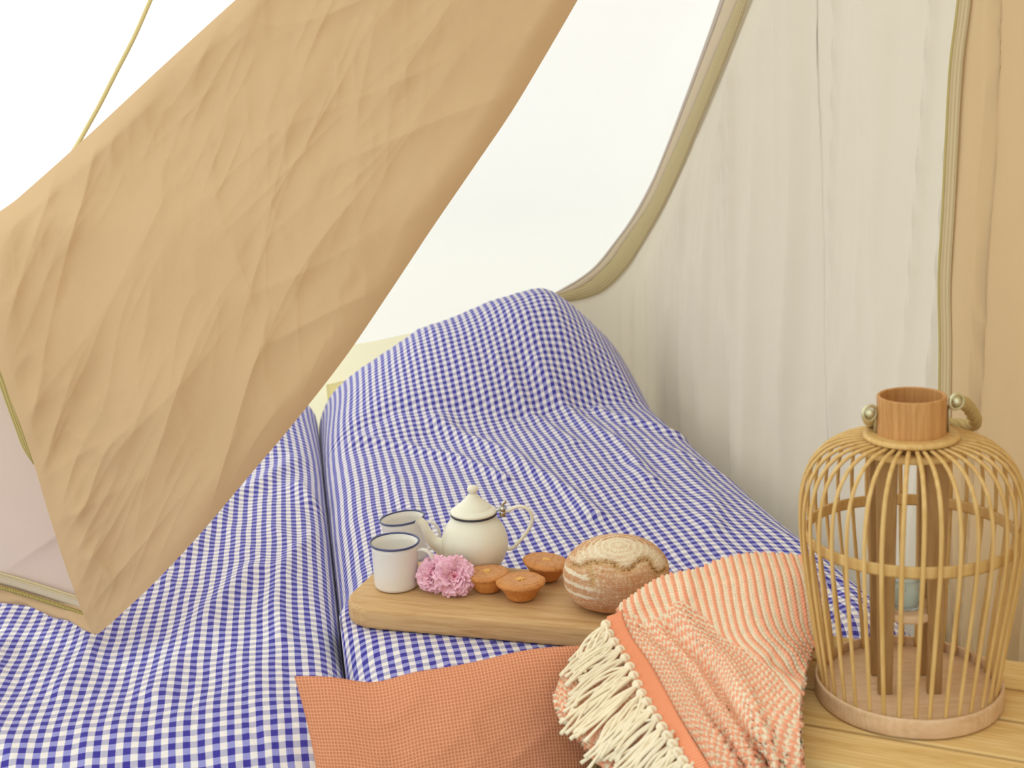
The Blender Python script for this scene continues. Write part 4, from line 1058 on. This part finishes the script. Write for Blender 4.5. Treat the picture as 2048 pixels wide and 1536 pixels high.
# sheer panel behind, ending in a stitched hem with a zip and a tan strip
G = [[(-260, 560, 1.98), (-60, 590, 1.97), (120, 640, 1.94), (240, 720, 1.90)],
     [(-260, 760, 1.99), (-60, 790, 1.98), (110, 850, 1.94), (230, 930, 1.88)],
     [(-260, 950, 1.99), (-60, 970, 1.98), (120, 1020, 1.93), (230, 1080, 1.87)],
     [(-260, 1110, 1.98), (-60, 1145, 1.97), (90, 1185, 1.92), (205, 1222, 1.84)]]
Pm = net([px3(r) for r in G], 130, 160)
X, Zp = Pm[..., 0], Pm[..., 2]; al = math.radians(32); p_ = X*math.cos(al)+Zp*math.sin(al); q_ = -X*math.sin(al)+Zp*math.cos(al)
Pm[..., 1] -= (1-np.linspace(0, 1, 130)[:, None]**3)*.045*ridge(q_*5.5+.4, p_*.6, 222, 1, .5, 4)+.004*fbm(q_*9, p_*2, 223, 2)
sheet('sheer_panel', Pm-fo, M['mesh'], FL)
eb = Pm[-1]; n_ = len(eb)
dn = np.array([0, 0, -1.])
def hemstrip(name, z0, z1, mat, y0, y1, k=5, bul=.0, uvp=None, thick=.0015):
    f = np.linspace(0, 1, k)[:, None, None]; a_ = eb+dn*z0+np.array([0, y0, 0]); b_ = eb+dn*z1+np.array([0, y1, 0])
    Q = a_[None]*(1-f)+b_[None]*f; Q[..., 1] -= bul*np.sin(f[..., 0]*np.pi)
    s_ = np.concatenate([[0], np.cumsum(np.linalg.norm(np.diff(eb, axis=0), axis=1))]); uv_ = np.zeros(Q.shape[:2]+(2,)); uv_[..., 0] = s_[None]; uv_[..., 1] = f[..., 0]*.02
    return sheet(name, Q-fo, mat, FL, uv=uv_, thick=thick)
hemstrip('hem', -.016, .006, M['hem'], -.006, -.006)
m_ = MB(); m_.tube(eb+np.array([0, -.0085, .016])-fo, .0009, 5); m_.build('stitching', M['stitch'], FL)
m_ = MB(); m_.tube(eb+np.array([0, -.0085, .011])-fo, .0007, 5); m_.build('stitching', M['stitch'], FL)
M['teethz'] = zip_mat('zip_teeth_row', srgb(128, 108, 48), srgb(190, 172, 108), .0032)
hemstrip('zipper', .0055, .0115, M['teethz'], -.013, -.014, 5, .003)
# tan strip below the zip, down to the tip
top_ = eb+dn*.0005+np.array([0, -.002, 0]); low = resample(px3([(-260, 1150, 1.97), (-60, 1192, 1.955), (0, 1205, 1.945), (60, 1213, 1.93), (105, 1234, 1.90), (140, 1242, 1.87), (165, 1258, 1.83), (192, 1270, 1.803)]), 160)
top_r = resample(top_[::8], 160); f = np.linspace(0, 1, 14)[:, None, None]; Q = top_r[None]*(1-f)+low[None]*f
Q[..., 1] -= .009*np.sin(f[..., 0]**1.8*np.pi)*(1+.5*vn(np.linspace(0, 14, 160)[None]*np.ones((14, 1)), f[..., 0]*2, 8))
sheet('tan_strip', Q-fo, M['flap'], FL, thick=.001)
tag(FL, 'large creased tan cotton door flap hanging diagonally over the left bed', 'flap')

# cord at the top left

cd_ = resample(px3([(350, -110, 2.35), (327, -60, 2.33), (301, 0, 2.31), (268, 75, 2.29), (232, 145, 2.27), (198, 212, 2.25), (163, 275, 2.22), (140, 320, 2.16), (150, 360, 2.05)]), 60)
m_ = MB(); m_.tube(cd_, .0042, 10, .9); o = m_.build('tie_cord', M['cordm']); 
tag(o, 'thin yellow cotton cord hanging at the top left against the white canvas', 'cord')
